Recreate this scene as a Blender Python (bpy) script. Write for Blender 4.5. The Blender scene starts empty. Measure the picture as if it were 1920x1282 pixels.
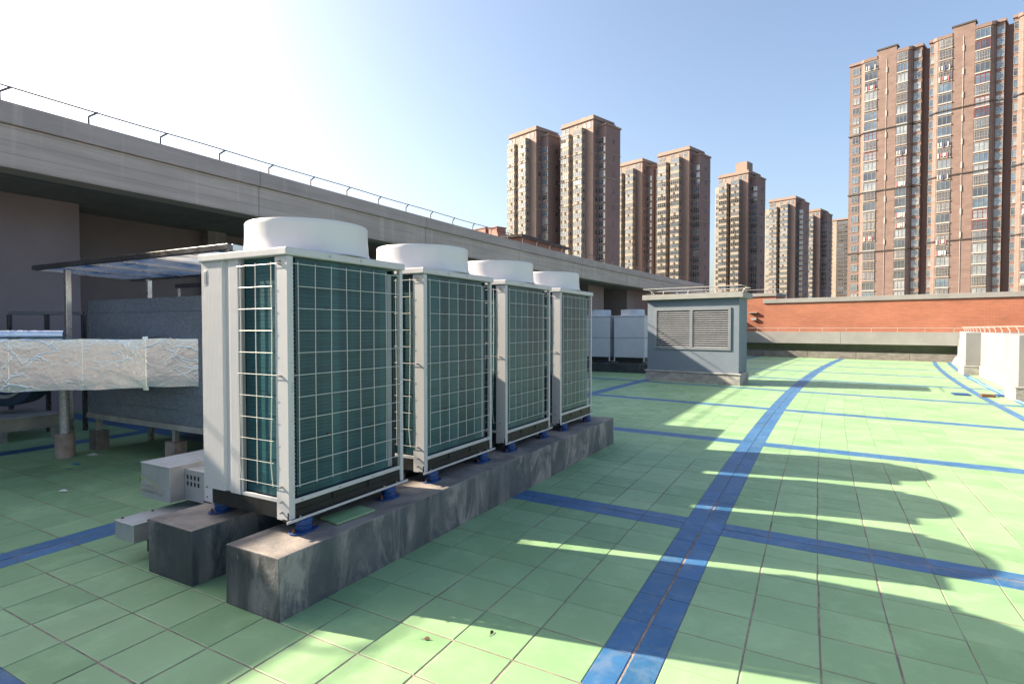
import bpy, bmesh, math, random
from mathutils import Vector, Matrix
random.seed(7)
rnd = random.Random(11)
SC = bpy.context.scene
COL = SC.collection

# ------------------------------------------------------------------ camera
CAM = Vector((2.898, -2.393, 1.655))
YAW, PITCH = 0.5048, -0.0243
cd = bpy.data.cameras.new('camera'); co = bpy.data.objects.new('camera', cd); COL.objects.link(co)
cd.sensor_width = 36.0; cd.lens = 1065.98 / 1920 * 36; cd.clip_start = 0.05; cd.clip_end = 6000
co.location = CAM
co.rotation_euler = (math.pi / 2 + PITCH, 0, YAW)
SC.camera = co

# ------------------------------------------------------------------ world, sun, exposure
SUN = Vector((-1.675, -0.335, 1.0)).normalized()          # direction towards the sun
SUN_EL = math.asin(SUN.z)
SUN_AZ = math.atan2(SUN.x, SUN.y)                         # clockwise from +Y
w = bpy.data.worlds.new('World'); SC.world = w; w.use_nodes = True
nt = w.node_tree
bg = nt.nodes['Background']
sky = nt.nodes.new('ShaderNodeTexSky'); sky.sky_type = 'NISHITA'; sky.sun_disc = False
sky.sun_elevation = SUN_EL; sky.sun_rotation = SUN_AZ
sky.altitude = 50; sky.air_density = 1.0; sky.dust_density = 3.5; sky.ozone_density = 1.0
nt.links.new(sky.outputs[0], bg.inputs[0]); bg.inputs[1].default_value = 0.072
sl = bpy.data.lights.new('sun', 'SUN'); so = bpy.data.objects.new('sun', sl); COL.objects.link(so)
sl.energy = 4.2; sl.angle = math.radians(0.5); sl.color = (1.0, 0.84, 0.64)
so.rotation_euler = SUN.to_track_quat('Z', 'Y').to_euler(); so.location = (-40, -10, 40)
vs = SC.view_settings
vs.view_transform = 'Standard'; vs.look = 'None'; vs.gamma = 1.0; vs.use_curve_mapping = False
vs.exposure = 2.0

# ------------------------------------------------------------------ materials
MATS = {}
def new_mat(name):
    m = bpy.data.materials.new(name); m.use_nodes = True; MATS[name] = m
    return m, m.node_tree, m.node_tree.nodes['Principled BSDF']
def N(t, kind, **kw):
    n = t.nodes.new(kind)
    for k, v in kw.items(): setattr(n, k, v)
    return n
def val(sock, v): sock.default_value = v
def rgb(c): return (c[0], c[1], c[2], 1.0)
def pos(t, scale=(1, 1, 1), obj=False):
    if obj: src = N(t, 'ShaderNodeTexCoord').outputs['Object']
    else: src = N(t, 'ShaderNodeNewGeometry').outputs['Position']
    mp = N(t, 'ShaderNodeMapping'); mp.inputs['Scale'].default_value = scale
    t.links.new(src, mp.inputs['Vector']); return mp.outputs[0]
def noise(t, vec, scale, detail=5, rough=.55, dist=0.0):
    n = N(t, 'ShaderNodeTexNoise'); t.links.new(vec, n.inputs['Vector'])
    val(n.inputs['Scale'], scale); val(n.inputs['Detail'], detail); val(n.inputs['Roughness'], rough); val(n.inputs['Distortion'], dist)
    return n.outputs['Fac']
def ramp(t, fac, stops):
    r = N(t, 'ShaderNodeValToRGB'); e = r.color_ramp.elements
    while len(e) < len(stops): e.new(0.5)
    for i, (p, c) in enumerate(stops):
        e[i].position = p; e[i].color = rgb(c) if hasattr(c, '__len__') else (c, c, c, 1)
    t.links.new(fac, r.inputs[0]); return r.outputs[0]
def mix(t, fac, a, b, mode='MIX'):
    m = N(t, 'ShaderNodeMix', data_type='RGBA', blend_type=mode)
    if hasattr(fac, 'links') or hasattr(fac, 'is_linked'): t.links.new(fac, m.inputs[0])
    else: val(m.inputs[0], fac)
    for s, v in ((m.inputs[6], a), (m.inputs[7], b)):
        if hasattr(v, 'is_linked'): t.links.new(v, s)
        else: val(s, rgb(v))
    return m.outputs[2]
def bump(t, bs, h, strength=.3, dist=.01):
    b = N(t, 'ShaderNodeBump'); val(b.inputs['Strength'], strength); val(b.inputs['Distance'], dist)
    t.links.new(h, b.inputs['Height']); t.links.new(b.outputs[0], bs.inputs['Normal'])
def wave(t, vec, scale, direction='Z', dist=0.0, profile='SIN'):
    n = N(t, 'ShaderNodeTexWave', bands_direction=direction, wave_profile=profile)
    t.links.new(vec, n.inputs['Vector']); val(n.inputs['Scale'], scale); val(n.inputs['Distortion'], dist)
    val(n.inputs['Detail'], 2)
    return n.outputs['Fac']
def plain(name, col, rough=.5, metal=0.0, var=.12, nscale=4.0, bmp=0.0, bscale=60, spec=.5, stretch=(1, 1, 1), obj=False):
    """colour with a little uneven wear"""
    m, t, b = new_mat(name)
    v = pos(t, stretch, obj)
    f = noise(t, v, nscale)
    lo = [max(0, c * (1 - var)) for c in col]; hi = [min(1, c * (1 + var)) for c in col]
    t.links.new(ramp(t, f, [(.3, lo), (.7, hi)]), b.inputs['Base Color'])
    f2 = noise(t, v, nscale * 6, 3)
    t.links.new(ramp(t, f2, [(.3, max(.02, rough - .08)), (.7, min(1, rough + .08))]), b.inputs['Roughness'])
    val(b.inputs['Metallic'], metal); val(b.inputs['Specular IOR Level'], spec)
    if bmp: bump(t, b, noise(t, v, bscale, 4), bmp)
    return m

def tile_mat(name, lo, hi, rough):
    m, t, b = new_mat(name)
    v = pos(t)
    big = noise(t, v, 1.1, 4); med = noise(t, v, 9, 6, .6); fine = noise(t, v, 160, 3)
    c = ramp(t, big, [(.3, lo), (.7, hi)])
    at = N(t, 'ShaderNodeAttribute', attribute_name='tint')
    tint = ramp(t, at.outputs['Fac'], [(0, (.84, .88, .84)), (.5, (1, 1, 1)), (1, (1.12, 1.07, 1.10))])
    c = mix(t, 1.0, c, tint, 'MULTIPLY')
    dust = ramp(t, med, [(.52, 0.0), (.80, .34)])
    c = mix(t, dust, c, (.31, .36, .28))
    pv = pos(t, (1, 1, 1))
    spot = N(t, 'ShaderNodeTexVoronoi', feature='F1'); t.links.new(pv, spot.inputs['Vector']); val(spot.inputs['Scale'], 2.6)
    sp = ramp(t, spot.outputs['Distance'], [(.012, 1.0), (.028, 0.0)])
    c = mix(t, sp, c, (.05, .05, .045))
    stain = ramp(t, noise(t, v, .55, 7, .68, .8), [(.54, 0.0), (.74, .45)])
    c = mix(t, stain, c, tuple(x * .55 for x in lo))
    fade = ramp(t, noise(t, pos(t, (1, 1, 1)), 2.7, 6, .7, .4), [(.50, 0.0), (.75, .42)])
    c = mix(t, fade, c, tuple(min(1, x * 1.45 + .03) for x in hi))
    if 'blue' in name:
        worn = ramp(t, noise(t, pos(t, (1, 1, 1)), 6.5, 8, .75, .6), [(.50, 0.0), (.66, .55)])
        c = mix(t, worn, c, (.13, .19, .28))
    # scuffs drawn out along one direction
    sv = pos(t, (1.3, 9, 1)); scuff = ramp(t, noise(t, sv, 3.2, 6, .7, .6), [(.66, 0.0), (.80, .5)])
    c = mix(t, scuff, c, (.16, .16, .14))
    t.links.new(c, b.inputs['Base Color'])
    t.links.new(ramp(t, med, [(.3, rough - .1), (.7, rough + .12)]), b.inputs['Roughness'])
    val(b.inputs['Specular IOR Level'], .4)
    bump(t, b, fine, .08, .004)
    return m
tile_mat('tile_green', (.205, .354, .182), (.246, .400, .212), .50)
tile_mat('tile_blue', (.022, .105, .245), (.040, .140, .300), .44)

def grout():
    m, t, b = new_mat('grout')
    v = pos(t); f = noise(t, v, 7, 6, .7)
    t.links.new(ramp(t, f, [(.3, (.10, .082, .078)), (.5, (.22, .175, .155)), (.72, (.36, .29, .25))]), b.inputs['Base Color'])
    val(b.inputs['Roughness'], .9); bump(t, b, noise(t, v, 90, 3), .4, .01)
grout()

def plinth_mats(nm, pk, pa, mul, tops=True):
    m, t, b = new_mat(nm)
    v = pos(t)
    f = noise(t, v, 2.2, 6, .62)
    base = ramp(t, f, [(.30, (.022 * mul, .029 * mul, .037 * mul)), (.55, (.040 * mul, .050 * mul, .059 * mul)), (.80, (.085 * mul, .094 * mul, .102 * mul))])
    # lime runs: stretched down the face, patchy
    run = noise(t, pos(t, (3.6, 3.6, 1.3)), 1.0, 8, .72, .9)
    patch = noise(t, pos(t, (1, 1, .35)), 1.9, 3)
    k = N(t, 'ShaderNodeMath', operation='MULTIPLY'); t.links.new(ramp(t, run, [(.46, 0.0), (.58, 1.0)]), k.inputs[0]); t.links.new(ramp(t, patch, [(pk, .05), (pk + .15, pa)]), k.inputs[1])
    c = mix(t, k.outputs[0], base, (.27, .265, .265))
    chips = ramp(t, noise(t, pos(t, (6, 6, 2.5)), 3.5, 4, .7), [(.71, 0.0), (.74, .8)])
    c = mix(t, chips, c, (.42, .40, .38))
    t.links.new(c, b.inputs['Base Color']); val(b.inputs['Roughness'], .62)
    bump(t, b, noise(t, v, 35, 5, .6), .28, .012)
    if not tops: return
    m, t, b = new_mat('plinth_top')
    v = pos(t); f = noise(t, v, 3.2, 7, .66, .4)
    c = ramp(t, f, [(.28, (.09, .09, .095)), (.48, (.21, .19, .175)), (.66, (.33, .29, .255)), (.8, (.40, .37, .34))])
    t.links.new(c, b.inputs['Base Color']); val(b.inputs['Roughness'], .8)
    bump(t, b, noise(t, v, 45, 5, .6), .3, .01)
plinth_mats('plinth_coat', .50, .55, .85)
plinth_mats('plinth_side', .38, .85, 1.75, False)

def paint(name, col, dirt=(.45, .42, .38), amount=.18, rough=.42):
    m, t, b = new_mat(name)
    v = pos(t, (1, 1, 1), True)
    f = noise(t, pos(t, (6, 6, .8), True), 1.6, 6, .65)
    c = mix(t, ramp(t, f, [(.52, 0.0), (.82, amount)]), col, dirt)
    c = mix(t, ramp(t, noise(t, v, 1.3, 3), [(.3, 0.0), (.7, .10)]), c, tuple(x * .8 for x in col))
    t.links.new(c, b.inputs['Base Color'])
    t.links.new(ramp(t, noise(t, v, 14, 4), [(.3, rough - .06), (.7, rough + .1)]), b.inputs['Roughness'])
paint('unit_white', (.455, .460, .485), amount=.14)
paint('shroud_white', (.59, .585, .605), amount=.12, rough=.36)
plain('unit_black', (.013, .014, .016), .45, var=.3, spec=.3)
plain('wire_white', (.50, .50, .475), .35, var=.05)
plain('bolt_steel', (.36, .35, .33), .38, .8)
plain('isolator_blue', (.007, .048, .185), .55, var=.3, nscale=30)
plain('rust', (.115, .055, .026), .8, var=.4, nscale=40)
plain('tube_copper', (.22, .19, .17), .35, .5, var=.3, nscale=20)
plain('clip_brown', (.10, .055, .03), .7)

def coil_mat():
    m, t, b = new_mat('coil_fins')
    v = pos(t, (1, 1, 1), True)
    rows = wave(t, v, 12.4, 'Z', .15)
    band = noise(t, pos(t, (4.2, 4.2, .05)), 1.0, 2)
    wob = noise(t, pos(t, (1.2, 1.2, 16)), 1.4, 4)
    c = ramp(t, rows, [(.15, (.013, .050, .064)), (.6, (.019, .066, .083))])
    c = mix(t, ramp(t, band, [(.47, 0.0), (.56, .6)]), c, (.034, .118, .135))  # broad lighter bands: reflections painted into the fin colour
    c = mix(t, ramp(t, wob, [(.5, 0.0), (.75, .5)]), c, (.010, .028, .036))
    t.links.new(c, b.inputs['Base Color']); val(b.inputs['Roughness'], .38); val(b.inputs['Specular IOR Level'], .3)
    fin = N(t, 'ShaderNodeMath', operation='ADD')
    t.links.new(wave(t, v, 12.4, 'Z'), fin.inputs[0]); t.links.new(noise(t, pos(t, (90, 90, .6), True), 1.0, 2), fin.inputs[1])
    bump(t, b, fin.outputs[0], .15, .003)
coil_mat()

def board_concrete(name, lo, hi, axis, sc=1.0, lines=True):
    m, t, b = new_mat(name)
    s = {'H': (.35, .35, 7.0), 'X': (7.0, .25, 1.0)}[axis]
    f = noise(t, pos(t, s), 1.0 * sc, 7, .66)
    c = ramp(t, f, [(.3, lo), (.7, hi)])
    blot = noise(t, pos(t, (.6, .6, 1.2)), 1.1, 6, .6)
    c = mix(t, ramp(t, blot, [(.35, .35), (.65, 0.0)]), c, tuple(x * .62 for x in lo))
    drip = ramp(t, noise(t, pos(t, (3.2, 3.2, .16)), 1.4, 5, .6), [(.56, 0.0), (.72, .45)])
    c = mix(t, drip, c, tuple(min(1, x * 1.25) for x in hi))
    if lines:
        ln = wave(t, pos(t, (1, 1, 1)), 1.6 if axis == 'H' else 1.25, 'Z' if axis == 'H' else 'X', .25, 'SAW')
        c = mix(t, ramp(t, ln, [(.0, .55), (.10, 0.0)]), c, tuple(x * .5 for x in lo))
        h = N(t, 'ShaderNodeMath', operation='ADD'); t.links.new(ln, h.inputs[0]); t.links.new(f, h.inputs[1])
        bump(t, b, h.outputs[0], .35, .02)
    else: bump(t, b, f, .3, .02)
    sx = N(t, 'ShaderNodeSeparateXYZ'); t.links.new(N(t, 'ShaderNodeNewGeometry').outputs['Position'], sx.inputs[0])
    dv = N(t, 'ShaderNodeMath', operation='DIVIDE'); t.links.new(sx.outputs['Y'], dv.inputs[0]); val(dv.inputs[1], 5.925)
    fr = N(t, 'ShaderNodeMath', operation='FRACT'); t.links.new(dv.outputs[0], fr.inputs[0])
    c = mix(t, ramp(t, fr.outputs[0], [(.0, .6), (.004, .6), (.006, 0.0)]), c, tuple(x * .4 for x in lo))
    t.links.new(c, b.inputs['Base Color']); val(b.inputs['Roughness'], .85)
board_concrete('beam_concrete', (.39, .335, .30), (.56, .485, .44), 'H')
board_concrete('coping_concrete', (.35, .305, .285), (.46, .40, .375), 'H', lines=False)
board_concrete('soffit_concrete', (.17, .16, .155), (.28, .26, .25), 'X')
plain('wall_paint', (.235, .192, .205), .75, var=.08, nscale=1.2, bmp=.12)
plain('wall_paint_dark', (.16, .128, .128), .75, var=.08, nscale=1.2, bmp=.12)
plain('interior_shade', (.02, .02, .022), .9)  # near-black colour stands in for shade inside openings and casings

def galvanised(name, col, rough):
    m, t, b = new_mat(name)
    v = pos(t, (1, 1, 1), True)
    vo = N(t, 'ShaderNodeTexVoronoi', feature='F1'); t.links.new(v, vo.inputs['Vector']); val(vo.inputs['Scale'], 55)
    sp = ramp(t, vo.outputs['Color'], [(.2, tuple(x * .8 for x in col)), (.8, tuple(min(1, x * 1.15) for x in col))])
    st = ramp(t, noise(t, pos(t, (1, 1, .8), True), 1.2, 4, .6), [(.52, 0.0), (.78, .5)])
    c = mix(t, st, sp, (.30, .31, .30))
    t.links.new(c, b.inputs['Base Color']); val(b.inputs['Metallic'], .45)
    t.links.new(ramp(t, noise(t, v, 5, 5), [(.3, rough - .06), (.7, rough + .16)]), b.inputs['Roughness'])
    bump(t, b, noise(t, v, 1.2, 2), .06, .03)
galvanised('galvanised', (.235, .275, .325), .34)
galvanised('galvanised_dull', (.42, .43, .44), .46)

def foil_mat():
    m, t, b = new_mat('foil')
    v = pos(t, (1, 1, 1), True)
    cr = N(t, 'ShaderNodeTexVoronoi', feature='DISTANCE_TO_EDGE'); val(cr.inputs['Scale'], 3.6)
    wv = N(t, 'ShaderNodeVectorMath', operation='ADD'); t.links.new(pos(t, (1.0, 1.0, 1.7), True), wv.inputs[0])
    nz = N(t, 'ShaderNodeTexNoise'); t.links.new(v, nz.inputs['Vector']); val(nz.inputs['Scale'], 2.2); val(nz.inputs['Detail'], 5)
    sc_ = N(t, 'ShaderNodeVectorMath', operation='SCALE'); val(sc_.inputs['Scale'], .9); t.links.new(nz.outputs['Color'], sc_.inputs[0]); t.links.new(sc_.outputs[0], wv.inputs[1])
    t.links.new(wv.outputs[0], cr.inputs['Vector'])
    crease = ramp(t, cr.outputs['Distance'], [(.0, .22), (.03, .05), (.08, 0.0)])
    sparse = ramp(t, noise(t, v, 1.5, 2), [(.42, .1), (.62, 1.0)])
    cm = N(t, 'ShaderNodeMath', operation='MULTIPLY'); t.links.new(crease, cm.inputs[0]); t.links.new(sparse, cm.inputs[1])
    soft = noise(t, pos(t, (1, 1, 1.6), True), 2.1, 3, .5, .6)
    h1 = N(t, 'ShaderNodeMath', operation='MULTIPLY_ADD'); t.links.new(soft, h1.inputs[0]); val(h1.inputs[1], .8); t.links.new(cm.outputs[0], h1.inputs[2])
    fine = noise(t, pos(t, (1.5, 1.5, 1), True), 11, 4, .6, 1.8)
    h2 = N(t, 'ShaderNodeMath', operation='MULTIPLY_ADD'); t.links.new(fine, h2.inputs[0]); val(h2.inputs[1], .28); t.links.new(h1.outputs[0], h2.inputs[2])
    st = ramp(t, noise(t, pos(t, (1.2, 1.2, 3), True), 2.3, 5, .6), [(.64, 0.0), (.8, .5)])
    c = mix(t, st, (.76, .79, .83), (.50, .44, .28))
    t.links.new(c, b.inputs['Base Color']); val(b.inputs['Metallic'], .97); val(b.inputs['Roughness'], .19)
    bump(t, b, h2.outputs[0], .30, .03)
foil_mat()
plain('stainless', (.55, .55, .54), .26, .95, var=.05, nscale=.8)
plain('stainless_dark', (.10, .10, .105), .32, .7, var=.2, nscale=1.2)
def sheet_mat():
    m, t, b = new_mat('canopy_sheet')
    f = noise(t, pos(t, (.8, 2.2, 1), True), 1.4, 4)
    t.links.new(ramp(t, f, [(.42, (.66, .67, .68)), (.56, (.50, .58, .66)), (.64, (.08, .26, .46))]), b.inputs['Base Color'])  # white and blue patches paint reflections into the sheet colour
    col = b.inputs['Base Color'].links[0].from_socket
    tr = N(t, 'ShaderNodeBsdfTranslucent'); t.links.new(col, tr.inputs['Color'])
    gs = N(t, 'ShaderNodeBsdfGlossy'); val(gs.inputs['Roughness'], .12)
    ms = N(t, 'ShaderNodeMixShader'); val(ms.inputs[0], .30); t.links.new(tr.outputs[0], ms.inputs[1]); t.links.new(gs.outputs[0], ms.inputs[2])
    t.links.new(ms.outputs[0], t.nodes['Material Output'].inputs['Surface'])
sheet_mat()
plain('sheet_blue', (.01, .20, .42), .3)
plain('fan_blue', (.025, .045, .09), .45, var=.3)
plain('steel_grey', (.33, .33, .31), .55, .2, var=.2, nscale=5)
plain('brick_block', (.30, .24, .21), .85, var=.25, nscale=9, bmp=.3)
plain('render_grey', (.135, .172, .215), .82, var=.06, nscale=1.6, bmp=.15, bscale=120)
plain('slab_grey', (.235, .243, .238), .7, var=.10, nscale=3)
plain('louvre_grey', (.235, .25, .27), .45, var=.06)
plain('vent_frame', (.165, .188, .212), .5, var=.06)
plain('far_white', (.46, .50, .56), .5, var=.05)
def stone_mat(name, lo, hi):
    m, t, b = new_mat(name)
    v = pos(t); f = noise(t, v, 28, 6, .75); g = noise(t, pos(t, (1, 1, 2)), 2.2, 5, .65)
    c = mix(t, ramp(t, g, [(.42, 0.0), (.60, .75)]), ramp(t, f, [(.32, lo), (.66, hi)]), tuple(min(1, x * 1.25) for x in hi))
    t.links.new(c, b.inputs['Base Color']); val(b.inputs['Roughness'], .7); bump(t, b, f, .2, .01)
stone_mat('stone_base', (.13, .125, .12), (.30, .29, .28))
stone_mat('stone_pale', (.24, .23, .22), (.36, .35, .33))
stone_mat('stone_dark', (.075, .07, .065), (.15, .14, .13))
plain('fascia_concrete', (.215, .214, .21), .8, var=.10, nscale=1.4, bmp=.2)
plain('parapet_white', (.215, .217, .22), .7, var=.12, nscale=1.0)
plain('green_dark', (.26, .30, .20), .8)

def brick_mat(name, c1, c2, mortar):
    m, t, b = new_mat(name)
    tc = N(t, 'ShaderNodeTexCoord'); mp = N(t, 'ShaderNodeMapping'); t.links.new(tc.outputs['Object'], mp.inputs['Vector'])
    mp.inputs['Rotation'].default_value = (math.pi / 2, 0, 0)
    br = N(t, 'ShaderNodeTexBrick'); t.links.new(mp.outputs[0], br.inputs['Vector'])
    val(br.inputs['Color1'], rgb(c1)); val(br.inputs['Color2'], rgb(c2)); val(br.inputs['Mortar'], rgb(mortar))
    val(br.inputs['Scale'], 1.0); val(br.inputs['Brick Width'], .24); val(br.inputs['Row Height'], .068); val(br.inputs['Mortar Size'], .006)
    f = noise(t, pos(t, (.35, .35, .8)), 1.2, 6, .62)
    c = mix(t, 1.0, br.outputs['Color'], ramp(t, f, [(.3, (.78, .76, .74)), (.7, (1.18, 1.2, 1.2))]), 'MULTIPLY')
    t.links.new(c, b.inputs['Base Color']); val(b.inputs['Roughness'], .75)
    bump(t, b, br.outputs['Fac'], -.3, .01)
brick_mat('brick_orange', (.31, .104, .057), (.26, .088, .048), (.285, .148, .10))
brick_mat('brick_brown', (.165, .112, .097), (.148, .100, .086), (.17, .122, .107))
plain('brick_far', (.26, .135, .105), .8, var=.15, nscale=.6)
plain('tower_brown', (.188, .136, .128), .8, var=.10, nscale=.12)
plain('tower_beige', (.245, .183, .154), .8, var=.10, nscale=.15)
plain('tower_cream', (.27, .235, .195), .75, var=.12, nscale=.3)
plain('tower_dark', (.055, .045, .045), .8, var=.2, nscale=.2)
plain('frame_white', (.34, .335, .32), .5, var=.1, nscale=.5)
plain('frame_red', (.20, .05, .04), .5)
plain('frame_grey', (.22, .215, .207), .5)
plain('frame_dark', (.06, .05, .05), .5)
plain('window_bar', (.32, .29, .27), .5)
plain('ledge_dark', (.045, .038, .036), .7)
plain('cloth_white', (.42, .41, .40), .9)
plain('cloth_red', (.33, .12, .13), .9)
plain('cloth_blue', (.07, .09, .15), .9)
def glass(name, lo, hi, rough=.08):
    m, t, b = new_mat(name)
    f = noise(t, pos(t, (.23, .23, .37)), 1.0, 3)
    t.links.new(ramp(t, f, [(.38, lo), (.62, hi)]), b.inputs['Base Color'])
    val(b.inputs['Roughness'], rough); val(b.inputs['Specular IOR Level'], .9); val(b.inputs['IOR'], 1.7)
glass('glass_dark', (.016, .019, .022), (.05, .065, .078))
glass('glass_blue', (.04, .065, .095), (.10, .15, .20))
glass('glass_pale', (.13, .15, .165), (.25, .275, .285), .2)
plain('water_pipe', (.55, .54, .53), .4)
plain('hose_blue', (.20, .42, .66), .4)
plain('paint_blue_edge', (.16, .24, .45), .6)
plain('yellow_mark', (.60, .46, .03), .6)
plain('paper', (.70, .69, .66), .9)
plain('earth', (.16, .15, .14), .95, var=.3, nscale=.02)
plain('trunk_grey', (.40, .42, .44), .42, .55, var=.12, nscale=5)
plain('wire_green', (.12, .22, .02), .5)

# ------------------------------------------------------------------ mesh helpers
SMALL = {'bolt', 'coil_tubes', 'flute', 'screw', 'rivet', 'slot', 'bolt_tail', 'grate'}      # too small to pick apart singly
class MB:
    """collects shapes and links them as ONE mesh object"""
    def __init__(s, M=None): s.v = []; s.f = []; s.m = []; s.sm = []; s.M = M; s.slots = []
    def slot(s, name):
        if name not in s.slots: s.slots.append(name)
        return s.slots.index(name)
    def add(s, vs, fs, mat=None, smooth=False):
        o = len(s.v); mi = s.slot(mat) if mat else 0
        for p in vs:
            p = Vector(p); s.v.append(s.M @ p if s.M else p)
        for f in fs: s.f.append([i + o for i in f]); s.m.append(mi); s.sm.append(smooth)
        return s
    def box(s, x0, x1, y0, y1, z0, z1, mat=None):
        vs = [(x0, y0, z0), (x1, y0, z0), (x1, y1, z0), (x0, y1, z0), (x0, y0, z1), (x1, y0, z1), (x1, y1, z1), (x0, y1, z1)]
        return s.add(vs, [(0, 3, 2, 1), (4, 5, 6, 7), (0, 1, 5, 4), (1, 2, 6, 5), (2, 3, 7, 6), (3, 0, 4, 7)], mat)
    def prism(s, poly, z0, z1, mat=None, smooth=False):
        n = len(poly); vs = [(x, y, z0) for x, y in poly] + [(x, y, z1) for x, y in poly]
        fs = [tuple(range(n - 1, -1, -1)), tuple(range(n, 2 * n))]
        s.add(vs, fs, mat)
        o = len(s.v) - 2 * n; mi = s.slot(mat) if mat else 0
        for i in range(n):
            j = (i + 1) % n; s.f.append([o + i, o + j, o + n + j, o + n + i]); s.m.append(mi); s.sm.append(smooth)
        return s
    def tube(s, pts, r, n=8, mat=None, smooth=True, cap=True):
        pts = [Vector(p) for p in pts]; rings = []
        for i, p in enumerate(pts):
            d = (pts[min(i + 1, len(pts) - 1)] - pts[max(i - 1, 0)]).normalized()
            a = d.orthogonal().normalized() if i == 0 else (a0 - d * a0.dot(d)).normalized()
            a0 = a; b = d.cross(a)
            rings.append([p + (a * math.cos(2 * math.pi * k / n) + b * math.sin(2 * math.pi * k / n)) * r for k in range(n)])
        vs = [q for rg in rings for q in rg]; fs = []
        for i in range(len(pts) - 1):
            for k in range(n): fs.append((i * n + k, i * n + (k + 1) % n, (i + 1) * n + (k + 1) % n, (i + 1) * n + k))
        s.add(vs, fs, mat, smooth)
        if cap:
            o = len(s.v) - len(vs); mi = s.slot(mat) if mat else 0
            for base in (0, (len(pts) - 1) * n): s.f.append([o + base + k for k in range(n)]); s.m.append(mi); s.sm.append(False)
        return s
    def bar(s, p0, p1, w, h=None, mat=None):
        return s.tube([p0, p1], w * .7071, 4, mat, False) if h is None else s
    def lathe(s, prof, c, n=32, mat=None, smooth=True):
        vs = [(c[0] + r * math.cos(2 * math.pi * k / n), c[1] + r * math.sin(2 * math.pi * k / n), c[2] + z) for r, z in prof for k in range(n)]
        fs = [(i * n + k, i * n + (k + 1) % n, (i + 1) * n + (k + 1) % n, (i + 1) * n + k) for i in range(len(prof) - 1) for k in range(n)]
        return s.add(vs, fs, mat, smooth)
    def mesh(s, name, mat=None, recalc=True):
        me = bpy.data.meshes.new(name); me.from_pydata(s.v, [], s.f)
        for sl_ in (s.slots or [mat]): me.materials.append(MATS[sl_])
        me.polygons.foreach_set('material_index', s.m); me.polygons.foreach_set('use_smooth', s.sm)
        if recalc:
            bm = bmesh.new(); bm.from_mesh(me); bmesh.ops.recalc_face_normals(bm, faces=bm.faces[:]); bm.to_mesh(me); bm.free()
        if any(s.sm): me.set_sharp_from_angle(angle=math.radians(38))
        me.update(); return me
    def build(s, name, mat=None, parent=None, bevel=0.0, seg=2):
        o = link(name, s.mesh(name, mat), parent, bevel, seg)
        if name in SMALL: o['kind'] = 'stuff'
        return o
def link(name, me, parent=None, bevel=0.0, seg=2, matrix=None):
    o = bpy.data.objects.new(name, me); COL.objects.link(o)
    if matrix is not None: o.matrix_local = matrix
    if parent is not None: attach(o, parent)
    if bevel:
        b = o.modifiers.new('bevel', 'BEVEL'); b.width = bevel; b.segments = seg; b.limit_method = 'ANGLE'; b.angle_limit = math.radians(40)
    return o
def attach(o, parent):
    """child geometry is written in world space unless the root is a copy source at the origin"""
    o.parent = parent
    top = parent; loc = Matrix.Identity(4)
    while top is not None:
        loc = Matrix.Translation(top.location) @ loc if top.type == 'EMPTY' else loc
        top = top.parent
    if parent.type == 'EMPTY': o.matrix_parent_inverse = Matrix.Translation(-parent.location)
def tag(o, label, cat, group=None, kind=None):
    if label: o['label'] = label
    if cat: o['category'] = cat
    if group: o['group'] = group
    if kind: o['kind'] = kind
    return o
def thing(name, label, cat, loc=(0, 0, 0), group=None):
    o = bpy.data.objects.new(name, None); COL.objects.link(o); o.location = loc; o.empty_display_size = .2
    return tag(o, label, cat, group)
def struct(name, o): o['kind'] = 'structure'; return o
def copy_tree(o, parent=None):
    c = o.copy(); COL.objects.link(c)
    if parent is not None: c.parent = parent; c.matrix_parent_inverse = o.matrix_parent_inverse.copy()
    for ch in o.children: copy_tree(ch, c)
    return c
def lerp(a, b, t): return a + (b - a) * t

# ------------------------------------------------------------------ the roof's curved grid
def curve(y): return (y - 5.9) ** 2 / 441.0 - .02
SL = [(-9, 0.02), (-3, 0.0), (0, -.018), (2.5, -.040), (6.4, -.085), (10, -.155), (14, -.20), (22, -.225), (30, -.23), (60, -.23)]
def slope(v):
    for (a, sa), (b, sb) in zip(SL, SL[1:]):
        if v <= b: return lerp(sa, sb, max(0, (v - a) / (b - a)))
    return SL[-1][1]
def G(u, v):
    """grid coordinate (across, along) -> world x, y"""
    y = v + slope(v) * (u - 2.0)
    return (u + curve(y), y)
def far_y(x, y0=33.4): return y0 - .2 * (x - 2.0)

# ground far below and the roof deck
g = MB().add([(-3000, -3000, 0), (3000, -3000, 0), (3000, 3000, 0), (-3000, 3000, 0)], [(0, 1, 2, 3)]).build('ground', 'earth')
g.location.z = -16; struct('ground', g)
deck = MB().prism([(-11.6, -14), (10.5, -14), (10.5, 36), (-11.6, 41)], -.6, -.0035).build('roof_deck', 'grout')
struct('roof_deck', deck)

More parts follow.
